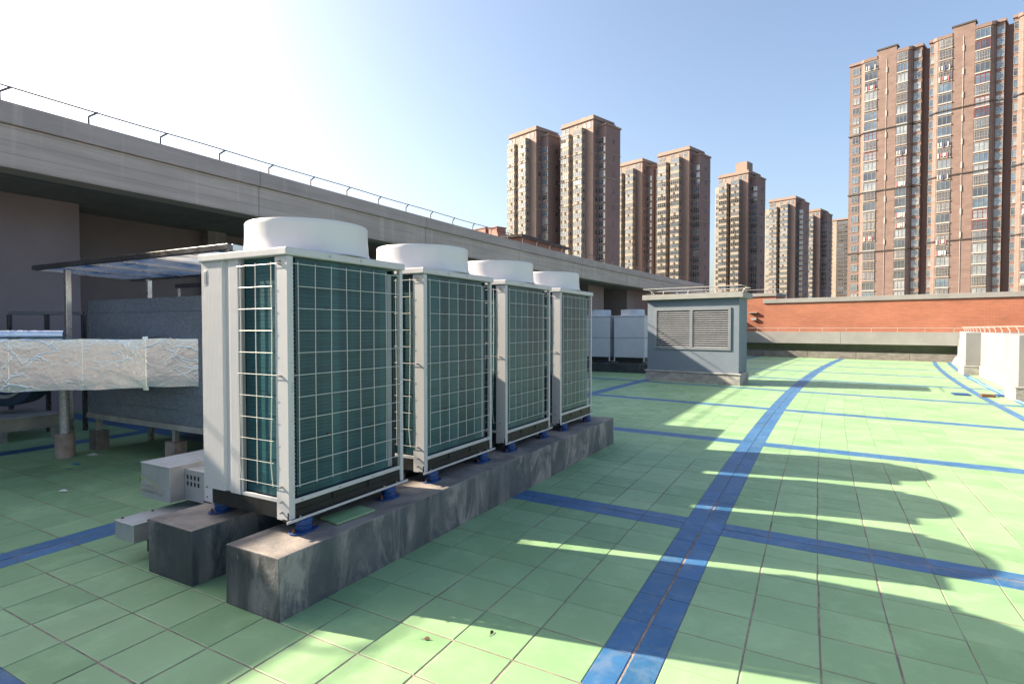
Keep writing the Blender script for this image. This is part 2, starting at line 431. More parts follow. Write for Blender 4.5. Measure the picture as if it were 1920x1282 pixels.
HB = .155
us = []      # list of (u0, u1, blue, gap at u0, gap at u1); a wide gap is the open joint down the middle of a blue band
GN, GE, GC = .0036, .0012, .0070
def cells(a, b, n): return [(a + (b - a) * i / n, a + (b - a) * (i + 1) / n, False, GE if i == 0 else GN, GE if i == n - 1 else GN) for i in range(n)]
def band(c, h): return [(c - h, c, True, GE, GC), (c, c + h, True, GC, GE)]
us += cells(-11.4, -6.785, 13) + band(-6.63, .155) + cells(-6.475, -2.465, 11) + band(-2.31, .155) + cells(-2.155, 1.855, 11) + band(2.01, .155) + cells(2.165, 5.95, 11)
us += [(5.95, 6.12, True, GE, GN)] + cells(6.12, 6.50, 1) + [(6.50, 6.68, True, GN, GE)] + cells(6.68, 7.15, 1)
vsl = []
k0 = -3
for k in range(k0, 9):
    c = 2.52 + 3.905 * k
    vsl += band(c, HB)
    a = c + HB; e = c + 3.905 - HB
    ed = [a, a + .25] + [a + .25 + (e - a - .5) * i / 9 for i in range(1, 10)] + [e]
    vsl += [(p, q, False, GE if i == 0 else GN, GE if i == 10 else GN) for i, (p, q) in enumerate(zip(ed, ed[1:]))]
fwd = Vector((-math.sin(YAW), math.cos(YAW))); rgt = Vector((math.cos(YAW), math.sin(YAW)))
occl = [(-.27, .23, -.26, 5.48), (-1.13, -.63, -.24, 5.6)]
def tile_poly(cu, cv, near):
    """top outline with uneven gaps"""
    u0, u1, bu, g0, g1 = cu; v0, v1, bv, h0, h1 = cv
    k = 1.0 if near else .55
    if bu: h0 = min(h0, .0018); h1 = min(h1, .0018)
    if bv: g0 = min(g0, .0018); g1 = min(g1, .0018)
    j = lambda: rnd.uniform(-.0022, .0026) if near else 0.0
    g0, g1, h0, h1 = [max(GE * .8, q_ * k + (j() if q_ > GE else 0)) for q_ in (g0, g1, h0, h1)]
    e = lambda: rnd.uniform(-.0012, .0012) if near else 0.0
    return [G(u0 + g0 + abs(e()), v0 + h0 + abs(e())), G(u1 - g1 - abs(e()), v0 + h0 + abs(e())), G(u1 - g1 - abs(e()), v1 - h1 - abs(e())), G(u0 + g0 + abs(e()), v1 - h1 - abs(e()))]
cand = []
for cu in us:
    u0, u1, bu = cu[:3]
    for cv in vsl:
        v0, v1, bv = cv[:3]
        x, y = G((u0 + u1) / 2, (v0 + v1) / 2)
        if y < -6 or y > far_y(x) - .05: continue
        if x > 7.05 + curve(y): continue
        if x < -11.2: continue
        d = Vector((x - CAM.x, y - CAM.y)); dep = d.dot(fwd); lat = d.dot(rgt)
        area = 0
        if dep > .8 and abs(lat / dep) < .95 and CAM.z / dep < .75:
            area = (u1 - u0) * (v1 - v0) / dep ** 3
            if any(a < x < b and c < y < e for a, b, c, e in occl): area = 0
            # hidden behind the row of units
            if area and x < -.9 and y > .6 and x > -6 and lat / dep > -.52: area *= .02
        cand.append((area, cu, cv))
cand.sort(key=lambda c: -c[0])
def tile_geo(mb, c, near):
    area, cu, cv = c; bu, bv = cu[2], cv[2]
    P = tile_poly(cu, cv, near); cx = sum(p[0] for p in P) / 4; cy = sum(p[1] for p in P) / 4
    h = rnd.uniform(-.0007, .0007) if near else 0
    if near:
        i_ = .0035
        ins = [(x + (cx - x) * i_ / abs(cx - x) if abs(cx - x) > 1e-6 else x, y + (cy - y) * i_ / abs(cy - y) if abs(cy - y) > 1e-6 else y) for x, y in P]
        vs_ = [(x, y, -.0035) for x, y in P] + [(x, y, -.0018 + h) for x, y in P] + [(x, y, h) for x, y in ins]
        fs_ = [(i, (i + 1) % 4, 4 + (i + 1) % 4, 4 + i) for i in range(4)] + [(4 + i, 4 + (i + 1) % 4, 8 + (i + 1) % 4, 8 + i) for i in range(4)] + [(8, 9, 10, 11)]
    else:
        vs_ = [(x, y, -.0035) for x, y in P] + [(x, y, 0.0) for x, y in P]
        fs_ = [(i, (i + 1) % 4, 4 + (i + 1) % 4, 4 + i) for i in range(4)] + [(4, 5, 6, 7)]
    mb.add(vs_, fs_, 'tile_blue' if (bu or bv) else 'tile_green')
    return len(fs_)
def set_tint(me, vals):
    at = me.attributes.new('tint', 'FLOAT', 'FACE'); at.data.foreach_set('value', vals)
for c in cand[:300]:
    mb = MB(); n = tile_geo(mb, c, True); me = mb.mesh('tile', recalc=False); set_tint(me, [rnd.random()] * n)
    link('tile', me, deck)
mb = MB(); tv = []
for c in cand[300:]:
    n = tile_geo(mb, c, False); tv += [rnd.random()] * n
me = mb.mesh('tile_field', recalc=False); set_tint(me, tv)
tf = link('tile_field', me, deck); tf['kind'] = 'stuff'; tf['label'] = 'remaining green and blue roof tiles towards the far wall'

# ------------------------------------------------------------------ building on the left: deep concrete beam over dark walls
def bx(y): return -8.03 + max(0.0, y - 8.5) ** 2 / 510.0
YS = [-16 + i * 1.0 for i in range(61)]
def strip(mb, prof, ys, mat, fx=bx):
    """sweep a closed (dx, z) section along the curved edge"""
    n = len(prof); vs_ = []; fs_ = []
    for y in ys:
        for dx, z in prof: vs_.append((fx(y) + dx, y, z))
    for i in range(len(ys) - 1):
        for k in range(n): fs_.append((i * n + k, i * n + (k + 1) % n, (i + 1) * n + (k + 1) % n, (i + 1) * n + k))
    fs_ += [tuple(range(n)), tuple((len(ys) - 1) * n + k for k in range(n))]
    mb.add(vs_, fs_, mat); return mb
lb = thing('concrete_building', 'long curved concrete building with deep overhanging beam above dark walls on the left', 'building', (-8, 6, 0))
strip(MB(), [(0, 4.77), (0, 5.10), (-.55, 5.10), (-.55, 4.77)], YS, 'coping_concrete').build('coping', parent=lb, bevel=.012)
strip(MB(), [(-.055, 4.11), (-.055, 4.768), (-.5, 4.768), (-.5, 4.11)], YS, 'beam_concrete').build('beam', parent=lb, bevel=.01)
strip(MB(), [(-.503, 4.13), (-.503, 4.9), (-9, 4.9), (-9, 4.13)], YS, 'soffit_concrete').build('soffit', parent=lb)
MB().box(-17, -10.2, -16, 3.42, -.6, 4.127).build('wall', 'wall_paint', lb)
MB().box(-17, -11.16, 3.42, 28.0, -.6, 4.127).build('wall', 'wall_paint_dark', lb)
MB().box(-11.158, -10.85, 6.55, 7.05, -.02, 4.127).build('pillar', 'soffit_concrete', lb, .01)
MB().box(-17, -8.95, 28.0, 30.6, -.6, 4.127).build('wall', 'wall_paint', lb)
MB().box(-17, -9.9, 30.6, 33.4, -.6, 4.127).build('wall', 'interior_shade', lb)  # solid block coloured near-black for the shade of an opening
MB().box(-17, -8.4, 33.4, 38, -.6, 4.127).build('wall', 'wall_paint', lb)
MB().box(-9.4, -9.0, 12.0, 12.4, -.02, 4.127).build('pillar', 'soffit_concrete', lb, .01)
# set-back brick storey on its roof
bs = thing('brick_storey', 'low brick upper storey with pale slab showing above the concrete beam', 'building', (-14, 30, 4.9))
MB().prism([(-16, 23.1), (-10.7, 23.1), (-10.55, 28.4), (-16, 28.4)], 4.9, 6.25).build('wall', 'brick_far', bs)
MB().prism([(-16.2, 22.9), (-10.5, 22.9), (-10.35, 28.6), (-16.2, 28.6)], 6.252, 6.38).build('roof_slab', 'tower_dark', bs)
MB().prism([(-17.5, 20.6), (-11.3, 20.6), (-11.3, 22.85), (-17.5, 22.85)], 4.9, 6.12).build('pale_wall', 'fascia_concrete', bs)

# lightning rail along the beam, post by post
rl = thing('roof_railing', 'thin dark rail on bent posts along the concrete beam edge', 'railing', (-8.1, 6, 5.1))
y = -1.0 - 1.185
mb = MB()
ry = [-6 + .5 * i for i in range(96)]
mb.tube([(bx(y_) - .07 + .004 * math.sin(y_ * 3), y_ + .13, 5.345 + .006 * math.sin(y_ * 1.7)) for y_ in ry], .0125, 6)
mb.build('rail', 'stainless_dark', rl)
for i in range(-5, 30):
    y_ = 1.46 + 1.185 * i; x_ = bx(y_) - .05
    MB().tube([(x_, y_, 5.09), (x_, y_, 5.23), (x_ - .02, y_ + .15, 5.35)], .017, 6).build('post', 'stainless_dark', rl)

# ------------------------------------------------------------------ plinths under the units
def plinth(name, label, x0, x1, y0, y1, z1, cat='plinth'):
    o = MB()
    o.box(x0, x1, y0, y1, -.004, z1, 'plinth_coat')
    o.m[1] = o.slot('plinth_top'); o.m[3] = o.slot('plinth_side')
    # uneven hand-trowelled edges
    me = o.mesh(name, recalc=False)
    bm = bmesh.new(); bm.from_mesh(me)
    bmesh.ops.subdivide_edges(bm, edges=[e for e in bm.edges if abs((e.verts[0].co - e.verts[1].co).y) > 1 or abs((e.verts[0].co - e.verts[1].co).x) > 3], cuts=30)
    for v in bm.verts:
        if v.co.z > .1: v.co.z += rnd.uniform(-.003, .003); v.co.x += rnd.uniform(-.003, .003)
    bm.to_mesh(me); bm.free()
    ob = link(name, me, None, .007, 2)
    return tag(ob, label, cat)
plinth('concrete_plinth', 'long dark coated concrete plinth with white lime streaks under the units, the front one', -.251, .228, -.26, 5.48, .3616)
plinth('concrete_plinth', 'rear dark concrete plinth seen end-on behind the streaked front one', -1.124, -.636, -.234, 5.48, .3616)

# ------------------------------------------------------------------ the air-conditioning units
UW, UD, UH, UZ = 1.0865, .86, 1.69, .459
WZ = [.668 + .1387 * i - UZ for i in range(11)]
def make_unit():
    root = thing('air_conditioner', '', 'air conditioner')
    P = root
    # black base frame and skid rails
    b = MB(); b.box(-.77, -.115, .004, .030, .002, .098); b.box(-.85, -.02, UW - .03, UW - .004, .002, .098)
    b.box(-.030, -.012, .045, 1.05, .012, .095); b.box(-.856, -.838, .03, 1.05, .002, .095); b.box(-.84, -.04, .04, UW - .04, .05, .07)
    for yy in (.36, .70): b.box(-.012, -.004, yy, yy + .012, .02, .093)
    b.build('base_frame', 'unit_black', P)
    s_ = MB(); s_.box(-.06, .012, -.004, UW + .03, -.008, .004, 'unit_black'); s_.box(-.013, -.006, -.004, UW + .03, .0045, .05, 'unit_black')
    s_.box(.0115, .0175, -.03, UW + .035, -.010, .006, 'unit_white')
    s_.build('skid_rail', None, P)
    MB().box(-.87, -.80, .0, UW + .03, -.008, .001, 'unit_black').build('skid_rail', None, P)
    # access panel: two flats, a groove and a fluted lower edge
    pnl = MB()
    pnl.prism([(-.86, .03), (-.86, 0), (-.637, 0), (-.628, .016), (-.578, .016), (-.569, 0), (-.475, 0), (-.470, .012), (-.470, .03)], .100, 1.655)
    pnl.box(-.86, -.772, .0005, .03, .0, .0995)
    ap = pnl.build('access_panel', 'unit_white', P, .002)
    fl = MB()
    for i in range(26):
        x = -.852 + i * .0145
        if -.645 < x < -.56: continue
        fl.box(x, x + .0016, -.0004, .001, .104, 1.64)
    fl.build('flute', 'unit_white', ap)
    h = MB(); h.lathe([(.020, 0), (.018, .001)], (0, 0, 0), 16)
    hd = MB().prism([(-.834, -.002), (-.834, .004), (-.796, .004), (-.796, -.002)], 1.485, 1.592, 'unit_white')
    hd.box(-.828, -.802, -.0045, -.0021, 1.497, 1.580, 'louvre_grey'); hd.build('handle', None, ap, .006, 3)
    MB().lathe([(.0, .003), (.011, .002), (.013, 0)], (0, 0, 0), 14).build('cap', 'unit_white', ap).matrix_local = Matrix.Translation((-.69, 0, .17)) @ Matrix.Rotation(math.pi / 2, 4, 'X')
    vhm = MB()
    for k in range(6):
        for x_, y_ in ((-.018, .030), (-.018, UW - .024)): vhm.box(-.0005, .0012, y_ + (k % 2) * .009 - .006, y_ + (k % 2) * .009 - .001, .80 + k * .011, .805 + k * .011)
    vhm.build('slot', 'unit_black', P)
    MB().box(-.469, -.443, .004, .03, .125, 1.645).build('panel_jamb', 'louvre_grey', P, .002)
    # posts
    po = MB().prism([(-.115, 0), (0, 0), (.0, .045), (-.012, .045), (-.012, .014), (-.115, .014)], -.006, 1.642).build('post', 'unit_white', P, .003)
    MB().prism([(-.03, UW - .036), (0, UW - .036), (0, UW), (-.03, UW)], -.004, 1.642).build('post', 'unit_white', P, .003)
    MB().prism([(-.86, UW - .05), (-.80, UW - .05), (-.80, UW), (-.86, UW)], -.004, 1.642).build('post', 'unit_white', P, .003)
    MB().box(-.075, -.05, .955, 1.012, .125, 1.60).build('inner_post', 'louvre_grey', P)
    # rails below the coils
    MB().box(-.014, -.002, .046, 1.049, .097, .126).build('bottom_rail', 'unit_white', P, .002)
    MB().box(-.465, -.116, .006, .022, .099, .124).build('bottom_rail', 'unit_white', P, .002)
    # coils
    MB().box(-.055, -.034, .088, .945, .127, 1.64).build('coil', 'coil_fins', P)
    MB().box(-.442, -.10, .034, .055, .125, 1.64).build('coil', 'coil_fins', P)
    MB().box(-.80, -.06, UW - .05, UW - .03, .1, 1.64).build('coil', 'coil_fins', P)
    MB().box(-.862, -.85, .03, UW - .05, .1, 1.642).build('back_panel', 'unit_white', P)
    tb = MB()
    for i in range(58):
        z = .145 + i * .0255
        tb.tube([(-.045, .050, z), (-.045, .0885, z)], .0052, 6)
        if i % 2 == 0 and i < 57: tb.tube([(-.045, .052, z), (-.030, .047, z + .004), (-.030, .047, z + .021), (-.045, .052, z + .0255)], .0050, 5, cap=False)
        tb.tube([(-.046, .944, z), (-.046, .958, z)], .005, 5)
    tb.build('coil_tubes', 'tube_copper', P)
    MB().box(-.80, -.075, .075, .92, .10, 1.64).build('dark_core', 'interior_shade', P)  # dark core added so the hollow unit cannot be seen through
    # wire guards
    g1 = MB()
    for yy in (.078, .216, .353, .488, .624, .758, .889):
        w_ = rnd.uniform(-.004, .004)
        g1.tube([(.004, yy, WZ[0] - .013), (.004 + w_ * .5, yy + w_, .9), (.004, yy, WZ[-1] + .013)], .0026, 5)
    for i, z in enumerate(WZ):
        e0 = .036 if i in (0, 5, 10) else .068
        g1.tube([(.009, e0, z), (.009, 1.058, z)], .0026, 5)
    g1.build('wire_guard', 'wire_white', P)
    g2 = MB()
    for x in (-.441, -.289, -.141):
        bow = {-.441: -.018, -.289: .006, -.141: -.012}[x]
        g2.tube([(x, -.006, WZ[0] - .013), (x + bow, -.010, .35), (x + .2 * bow, -.006, .8), (x - .3 * bow, -.006, 1.2), (x, -.006, WZ[-1] + .013)], .0032, 6)
    for i, z in enumerate(WZ):
        e0, e1 = (-.468, -.085) if i in (0, 5, 10) else (-.450, -.128)
        g2.tube([(e0, -.0105, z), (e1, -.0105, z)], .0018, 5)
    g2.build('wire_guard', 'wire_white', P)
    bo = MB()
    for z in (.045, .112, WZ[0] - .004, WZ[5] - .004, WZ[10] - .004, 1.61):
        bo.tube([(-.062, .001, z), (-.062, -.014, z)], .007, 8); bo.tube([(-.062, -.012, z), (-.062, -.024, z)], .0035, 6)
    for x, z in ((-.825, .035), (-.825, .105)): bo.tube([(x, .002, z), (x, -.006, z)], .006, 8)
    for yy in (.10, .42, .74, 1.0): bo.tube([(-.003, yy, .111), (.003, yy, .111)], .005, 8)
    for z in (.35, .62, .98, 1.30): bo.tube([(-.001, .026, z), (.003, .026, z)], .004, 6); bo.tube([(-.001, UW - .018, z + .04), (.003, UW - .018, z + .04)], .004, 6)
    for yy in (.08, .86, 1.0): bo.tube([(.004, yy, .0), (.004, yy, .014)], .008, 6)
    bo.build('bolt', 'bolt_steel', P)
    for yy, z in ((.35, 1.325), (.762, 1.325), (.35, .486), (.762, .486)):
        MB().box(-.034, -.020, yy - .014, yy + .014, z - .006, z + .006).build('clip', 'clip_brown', P, .002)
    # top cap with folded rim
    c_ = MB(); c_.box(-.875, .015, -.018, UW + .015, 1.645, 1.695)
    cp = c_.build('top_cap', 'unit_white', P, .008, 3)
    sc_ = MB()
    for yy in (.33, .62): sc_.box(.014, .018, yy - .008, yy + .008, 1.662, 1.677)
    sc_.build('screw', 'bolt_steel', cp)
    # round discharge shroud, rolled rim, open at the top with guard, hub and blades inside
    cx_, cy_ = -.43, UW / 2
    sh = MB()
    R = .425
    sh.lathe([(R + .035, 1.6955), (R + .016, 1.706), (R + .004, 1.74), (R, 1.80), (R - .002, 1.895), (R - .001, 1.920), (R - .006, 1.927), (R - .014, 1.923), (R - .018, 1.90), (R - .022, 1.72), (R - .02, 1.70)], (cx_, cy_, 0), 64)
    so_ = sh.build('fan_shroud', 'shroud_white', P)
    fg = MB()
    for rr in [.06 * k for k in range(1, 7)]:
        fg.tube([(cx_ + rr * math.cos(a * math.pi / 12), cy_ + rr * math.sin(a * math.pi / 12), 1.78) for a in range(25)], .003, 4)
    for a in range(8): fg.tube([(cx_, cy_, 1.783), (cx_ + .40 * math.cos(a * math.pi / 4), cy_ + .40 * math.sin(a * math.pi / 4), 1.783)], .004, 4)
    fg.build('fan_guard', 'unit_black', so_)
    fb = MB(); fb.lathe([(0, 1.745), (.07, 1.74), (.075, 1.69)], (cx_, cy_, 0), 20)
    for a in range(4):
        A = a * math.pi / 2; ca, sa = math.cos(A), math.sin(A)
        q = lambda r_, t_, z: (cx_ + r_ * ca - t_ * sa, cy_ + r_ * sa + t_ * ca, z)
        fb.add([q(.07, -.05, 1.70), q(.07, .05, 1.735), q(.38, .13, 1.745), q(.38, -.10, 1.695)], [(0, 1, 2, 3)])
    fb.build('fan_blades', 'unit_black', so_)
    MB().add([(cx_ + .41 * math.cos(k * math.pi / 16), cy_ + .41 * math.sin(k * math.pi / 16), 1.6975) for k in range(32)], [tuple(range(32))]).build('fan_well', 'interior_shade', so_)
    return root
UY = [0.0, 1.3527, 2.7142, 4.0973]
ulab = ['nearest and largest-looking grey-white air conditioner of the front row, access panel facing the camera',
        'second air conditioner from the camera in the front row',
        'third air conditioner from the camera in the front row',
        'farthest air conditioner of the front row, at the far end of the plinth']
unit = make_unit()
ulist = [unit] + [copy_tree(unit) for _ in range(3)]
for o, yy, lb_ in zip(ulist, UY, ulab):
    o.location = (0, yy, UZ); tag(o, lb_, 'air conditioner', 'air conditioners on the long plinths')
ords = ['nearest', 'second', 'third', 'farthest']
def isolator_proto():
    r = thing('vibration_isolator', '', 'isolator')
    MB().prism([((.060 + .012 * abs(math.sin(a * math.pi / 12))) * math.cos(a * math.pi / 12), .102 * math.sin(a * math.pi / 12)) for a in range(24)], 0, .009, 'isolator_blue').build('base_plate', None, r, .002)
    MB().lathe([(.050, .009), (.052, .018), (.054, .022), (.054, .043), (.049, .046), (.049, .050), (.055, .053), (.055, .078), (.050, .084), (.0, .0845)], (0, 0, 0), 28).build('spring_body', 'isolator_blue', r)
    for s in (-1, 1): MB().tube([(0, s * .080, .008), (0, s * .080, .026)], .011, 6).tube([(0, s * .080, .026), (0, s * .080, .038)], .006, 6).build('anchor_bolt', 'rust', r)
    MB().tube([(0, 0, .084), (0, 0, .091)], .012, 8).build('stud', 'bolt_steel', r)
    return r
iso = None
for i, yy in enumerate(UY):
    for px_, side in ((.006, 'front'), (-.838, 'rear')):
        for dy, end in ((.12, 'near'), (.93, 'far')):
            if side == 'rear' and (i > 0 or end == 'far') and False: continue
            if iso is None: o = iso = isolator_proto()
            else: o = copy_tree(iso)
            o.location = (px_ - (.02 if side == 'front' else 0), yy + dy, .362); o.scale = (1, 1, 1)
            tag(o, f'blue spring isolator on the {side} plinth under the {end} end of the {ords[i]} front-row unit', 'isolator', 'blue isolators under the units')
# loose spare tile lying on the plinth
lt = MB().add([(-.087, .321, .366), (.105, .288, .366), (.125, .628, .366), (-.04, .648, .366), (-.087, .321, .377), (.105, .288, .377), (.125, .628, .377), (-.04, .648, .377)],
              [(0, 3, 2, 1), (4, 5, 6, 7), (0, 1, 5, 4), (1, 2, 6, 5), (2, 3, 7, 6), (3, 0, 4, 7)]).mesh('loose_tile', 'tile_green')
set_tint(lt, [.5] * len(lt.polygons))
tag(link('loose_tile', lt, None, .002), 'loose green tile lying on the front plinth under the nearest unit', 'tile')

# ------------------------------------------------------------------ cable trunking beside the rear plinth
ct = thing('cable_trunking', 'low grey metal cable trunking on the tiles beside the rear plinth', 'trunking', (-1.45, 1, .13))
MB().box(-1.56, -1.32, -.225, 5.2, .15, .272).build('body', 'trunk_grey', ct, .003)
MB().box(-1.566, -1.314, -.231, 5.2, .2725, .280).build('lid', 'trunk_grey', ct, .002)
for yy in (-.1, 1.2, 2.6, 4.0): MB().box(-1.5, -1.22, yy + .06, yy + .12, -.002, .149).build('foot', 'unit_black', ct)
sb = MB()
for x, yy in ((-1.55, -.18), (-1.33, -.12), (-1.53, .02)): sb.tube([(x, yy, .279), (x, yy, .288)], .009, 6)
sb.build('screw', 'rust', ct)
cb = thing('cable_trunking', 'tall grey metal wiring box end with two rows of bolt tails beside the nearest unit', 'trunking', (-1.7, .5, .35))
MB().box(-1.80, -1.42, .085, 5.0, .335, .598).build('body', 'trunk_grey', cb, .003)
MB().box(-1.806, -1.414, .079, 5.0, .5985, .607).build('lid', 'trunk_grey', cb, .002)
MB().box(-1.4185, -.87, .20, .52, .335, .575).build('side_branch', 'trunk_grey', cb, .003)
sl_ = MB()
for k in range(4):
    for z in (.50, .45): sl_.box(-1.385 + k * .045, -1.370 + k * .045, .1965, .1995, z, z + .032)
sl_.build('slot', 'unit_black', cb)
bt = MB()
for k in range(9):
    for z, dz in ((.445, -.006), (.402, -.003)):
        x = -1.775 + k * .034; zz = z + dz * k * .45 - .0 * k
        bt.tube([(x, .084, zz), (x, .058, zz - .004)], .0048, 6)
bt.build('bolt_tail', 'bolt_steel', cb)
MB().tube([(-1.785, .07, .46), (-1.77, .055, .50), (-1.70, .05, .505), (-1.60, .052, .475), (-1.52, .058, .44)], .0035, 6).build('earth_wire', 'wire_green', cb)
for yy in (1.4, 3.4): MB().box(-1.7, -1.52, yy, yy + .06, -.002, .334).build('foot', 'steel_grey', cb)

# ------------------------------------------------------------------ sheet-metal plenum box on legs
ch = thing('sheet_metal_plenum', 'large galvanised sheet-metal plenum box on legs behind the nearest unit', 'plenum', (-4, 4, 0))
X0, X1, Y0, Y1 = -5.95, -1.92, 1.62, 6.70
MB().box(X0, X1, Y0, Y1, .50, 2.03).build('casing', 'galvanised', ch, .006)
for z in (.66, .86, 1.86):
    MB().box(X0 - .002, X1 + .002, Y0 - .010, Y0 - .001, z, z + .014).build('seam', 'galvanised', ch, .002)
MB().box(X0 - .03, X1 + .03, Y0 - .03, Y0 + .03, .43, .498).build('base_angle', 'steel_grey', ch, .003)
MB().box(X0 - .03, X1 + .03, Y1 - .03, Y1 + .03, .43, .498).build('base_angle', 'steel_grey', ch, .003)
rv = MB()
for i in range(40): 
    x = X0 + .05 + i * .1
    for z in (.53, 2.0): rv.lathe([(.008, 0), (.005, .004), (0, .005)], (0, 0, 0), 6) if False else rv.box(x, x + .012, Y0 - .004, Y0 - .0005, z, z + .012)
rv.build('rivet', 'bolt_steel', ch)
for x, yy in ((-5.80, 1.66), (-4.12, 1.72), (-2.4, 1.72), (-5.8, 4.2), (-4.1, 4.2), (-5.8, 6.5), (-4.1, 6.5), (-2.4, 6.5)):
    lg = MB().box(x - .03, x + .03, yy - .03, yy + .03, .26, .43).build('leg', 'steel_grey', ch, .003)
    MB().box(x - .10, x + .10, yy - .08, yy + .08, -.003, .262).build('block', 'brick_block' if x > -5 else 'stone_dark', lg, .006)

# ------------------------------------------------------------------ foil-wrapped duct: oblique run with flange and end piece
def oblique(p0, p1, wdt, z0, z1, sub, amp, seed):
    """a box duct from p0 to p1 with soft, dented wrap; wdt lies to the far side"""
    r_ = random.Random(seed)
    p0 = Vector(p0); p1 = Vector(p1); d = (p1 - p0); L = d.length; d.normalize(); nrm = Vector((d.y, -d.x))
    if nrm.dot(Vector((CAM.x, CAM.y)) - p0) > 0: nrm = -nrm
    sec = []
    m = 9
    for k in range(m): sec.append((0, lerp(z0, z1, k / m)))
    for k in range(m): sec.append((lerp(0, wdt, k / m), z1))
    for k in range(m): sec.append((wdt, lerp(z1, z0, k / m)))
    for k in range(m): sec.append((lerp(wdt, 0, k / m), z0))
    n = len(sec); vs_ = []; fs_ = []
    cz = (z0 + z1) / 2; cw = wdt / 2
    for i in range(sub + 1):
        q = p0 + d * (L * i / sub)
        for k, (o_, z) in enumerate(sec):
            a = amp * (r_.random() - .5)
            sag = .008 * math.sin(i * .7 + k * .3) if z <= z0 + .001 or z >= z1 - .001 else .0
            corner = 1.0
            if (k % m) == 0: corner = .992
            oo = cw + (o_ - cw) * corner; zz = cz + (z - cz) * corner + a + sag * .6
            pp = q + nrm * (oo + a)
            vs_.append((pp.x, pp.y, zz))
    for i in range(sub):
        for k in range(n): fs_.append((i * n + k, i * n + (k + 1) % n, (i + 1) * n + (k + 1) % n, (i + 1) * n + k))
    fs_ += [tuple(range(n)), tuple(sub * n + k for k in range(n))]
    return MB().add(vs_, fs_, 'foil', True)
fd = thing('foil_duct', 'crinkled silver foil-wrapped air duct running left out of the picture', 'duct', (-4.5, .8, .98))
A0 = (-3.98, 1.30); A1 = (-6.35, -1.19)
oblique(A0, A1, .62, .960, 1.530, 46, .0035, 3).build('duct_run', None, fd)
oblique((-3.42, 1.66), (-3.97, 1.31), .60, .975, 1.535, 10, .003, 5).build('end_piece', None, fd)
oblique((-3.965, 1.322), (-4.0, 1.282), .68, .935, 1.56, 1, .0, 5).build('flange', None, fd)
oblique((-3.80, 1.49), (-3.806, 1.484), .63, .978, 1.55, 1, .0, 5).build('seam', None, fd)
d_ = Vector((A1[0] - A0[0], A1[1] - A0[1])).normalized()
for q_ in (.62, 1.30, 2.05):
    p_ = Vector(A0) + d_ * q_
    oblique((p_.x + .006, p_.y + .0), (p_.x + d_.x * .055 + .006, p_.y + d_.y * .055), .632, .953, 1.537, 2, .001, 9).build('tape_band', None, fd)
fp = MB().tube([(-5.2 - .93 * i * .35, 1.02 - i * .36, 1.575 + .006 * math.sin(i * 2)) for i in range(7)], .055, 14, 'foil').build('foil_pipe', None)
tag(fp, 'thin foil-wrapped pipe lying along the top of the foil duct', 'pipe')
dl = thing('duct_support', 'round grey pipe leg on a concrete stub holding up the foil duct', 'support', (-5.66, 1.2, 0))
MB().lathe([(.055, .30), (.055, .965)], (-5.66, 1.20, 0), 18).build('pipe', 'galvanised_dull', dl)
MB().lathe([(.0, .305), (.10, .30), (.105, .29), (.108, -.003)], (-5.66, 1.20, 0), 20).build('stub', 'brick_block', dl)

# ------------------------------------------------------------------ canopy on stainless posts
cn = thing('canopy', 'glossy sheet canopy on a stainless steel frame behind the nearest unit', 'canopy', (-4.3, 1.7, 0))
def zc(yy): return 2.455 - .045 * (yy - 1.2)
cx0, cx1, cy0, cy1 = -6.38, -2.26, 1.19, 2.40
def slab(x0, x1, y0, y1, dz0, dz1):
    vs_ = [(x, yy, zc(yy) + dz) for dz in (dz0, dz1) for (x, yy) in ((x0, y0), (x1, y0), (x1, y1), (x0, y1))]
    return MB().add(vs_, [(0, 3, 2, 1), (4, 5, 6, 7), (0, 1, 5, 4), (1, 2, 6, 5), (2, 3, 7, 6), (3, 0, 4, 7)])
slab(cx0, cx1, cy0 - .03, cy0 + .03, -.028, .030).build('front_bar', 'stainless_dark', cn, .004)
slab(cx0, cx1, cy1 - .03, cy1 + .03, -.035, .035).build('rear_bar', 'stainless_dark', cn, .004)
for x in (cx0 + .032, cx1 - .032): slab(x - .03, x + .03, cy0 + .031, cy1 - .031, -.035, .034).build('side_bar', 'stainless', cn, .004)
for i in range(1, 6):
    x = lerp(cx0, cx1, i / 6); slab(x - .014, x + .014, cy0 + .031, cy1 - .031, -.028, .012).build('purlin', 'stainless', cn)
for i in range(6):
    xa, xb = lerp(cx0, cx1, i / 6) + .015, lerp(cx0, cx1, (i + 1) / 6) - .015
    slab(xa, xb, cy0 + .031, cy1 - .031, -.012, .004).build('sheet', 'canopy_sheet', cn)
slab(cx1 - .32, cx1 - .07, cy0 + .035, cy0 + .40, -.0165, -.0125).build('blue_sheet', 'sheet_blue', cn)
for x, yy in ((-5.80, 1.32), (-2.5, 1.32), (-5.8, 2.34), (-2.5, 2.34)):
    MB().box(x - .032, x + .032, yy - .032, yy + .032, -.002, zc(yy) - .036).build('post', 'stainless', cn, .004)
# second, lower canopy behind it
cn2 = thing('canopy', 'lower rear canopy strip of glossy sheets beyond the first canopy', 'canopy', (-4, 3.2, 0))
for i in range(4):
    xa, xb = -6.0 + i * .95, -6.0 + (i + 1) * .95 - .03
    MB().box(xa, xb, 2.9, 3.9, 2.325, 2.34).build('sheet', 'canopy_sheet', cn2)
for yy in (2.87, 3.9): MB().box(-6.05, -2.2, yy, yy + .05, 2.28, 2.344).build('bar', 'stainless_dark', cn2, .003)
for x in (-6.0, -2.3):
    for yy in (2.895, 3.925): MB().box(x - .022, x + .022, yy - .02, yy + .02, 2.03 if yy > 1.62 else 0, 2.279).build('post', 'stainless', cn2)

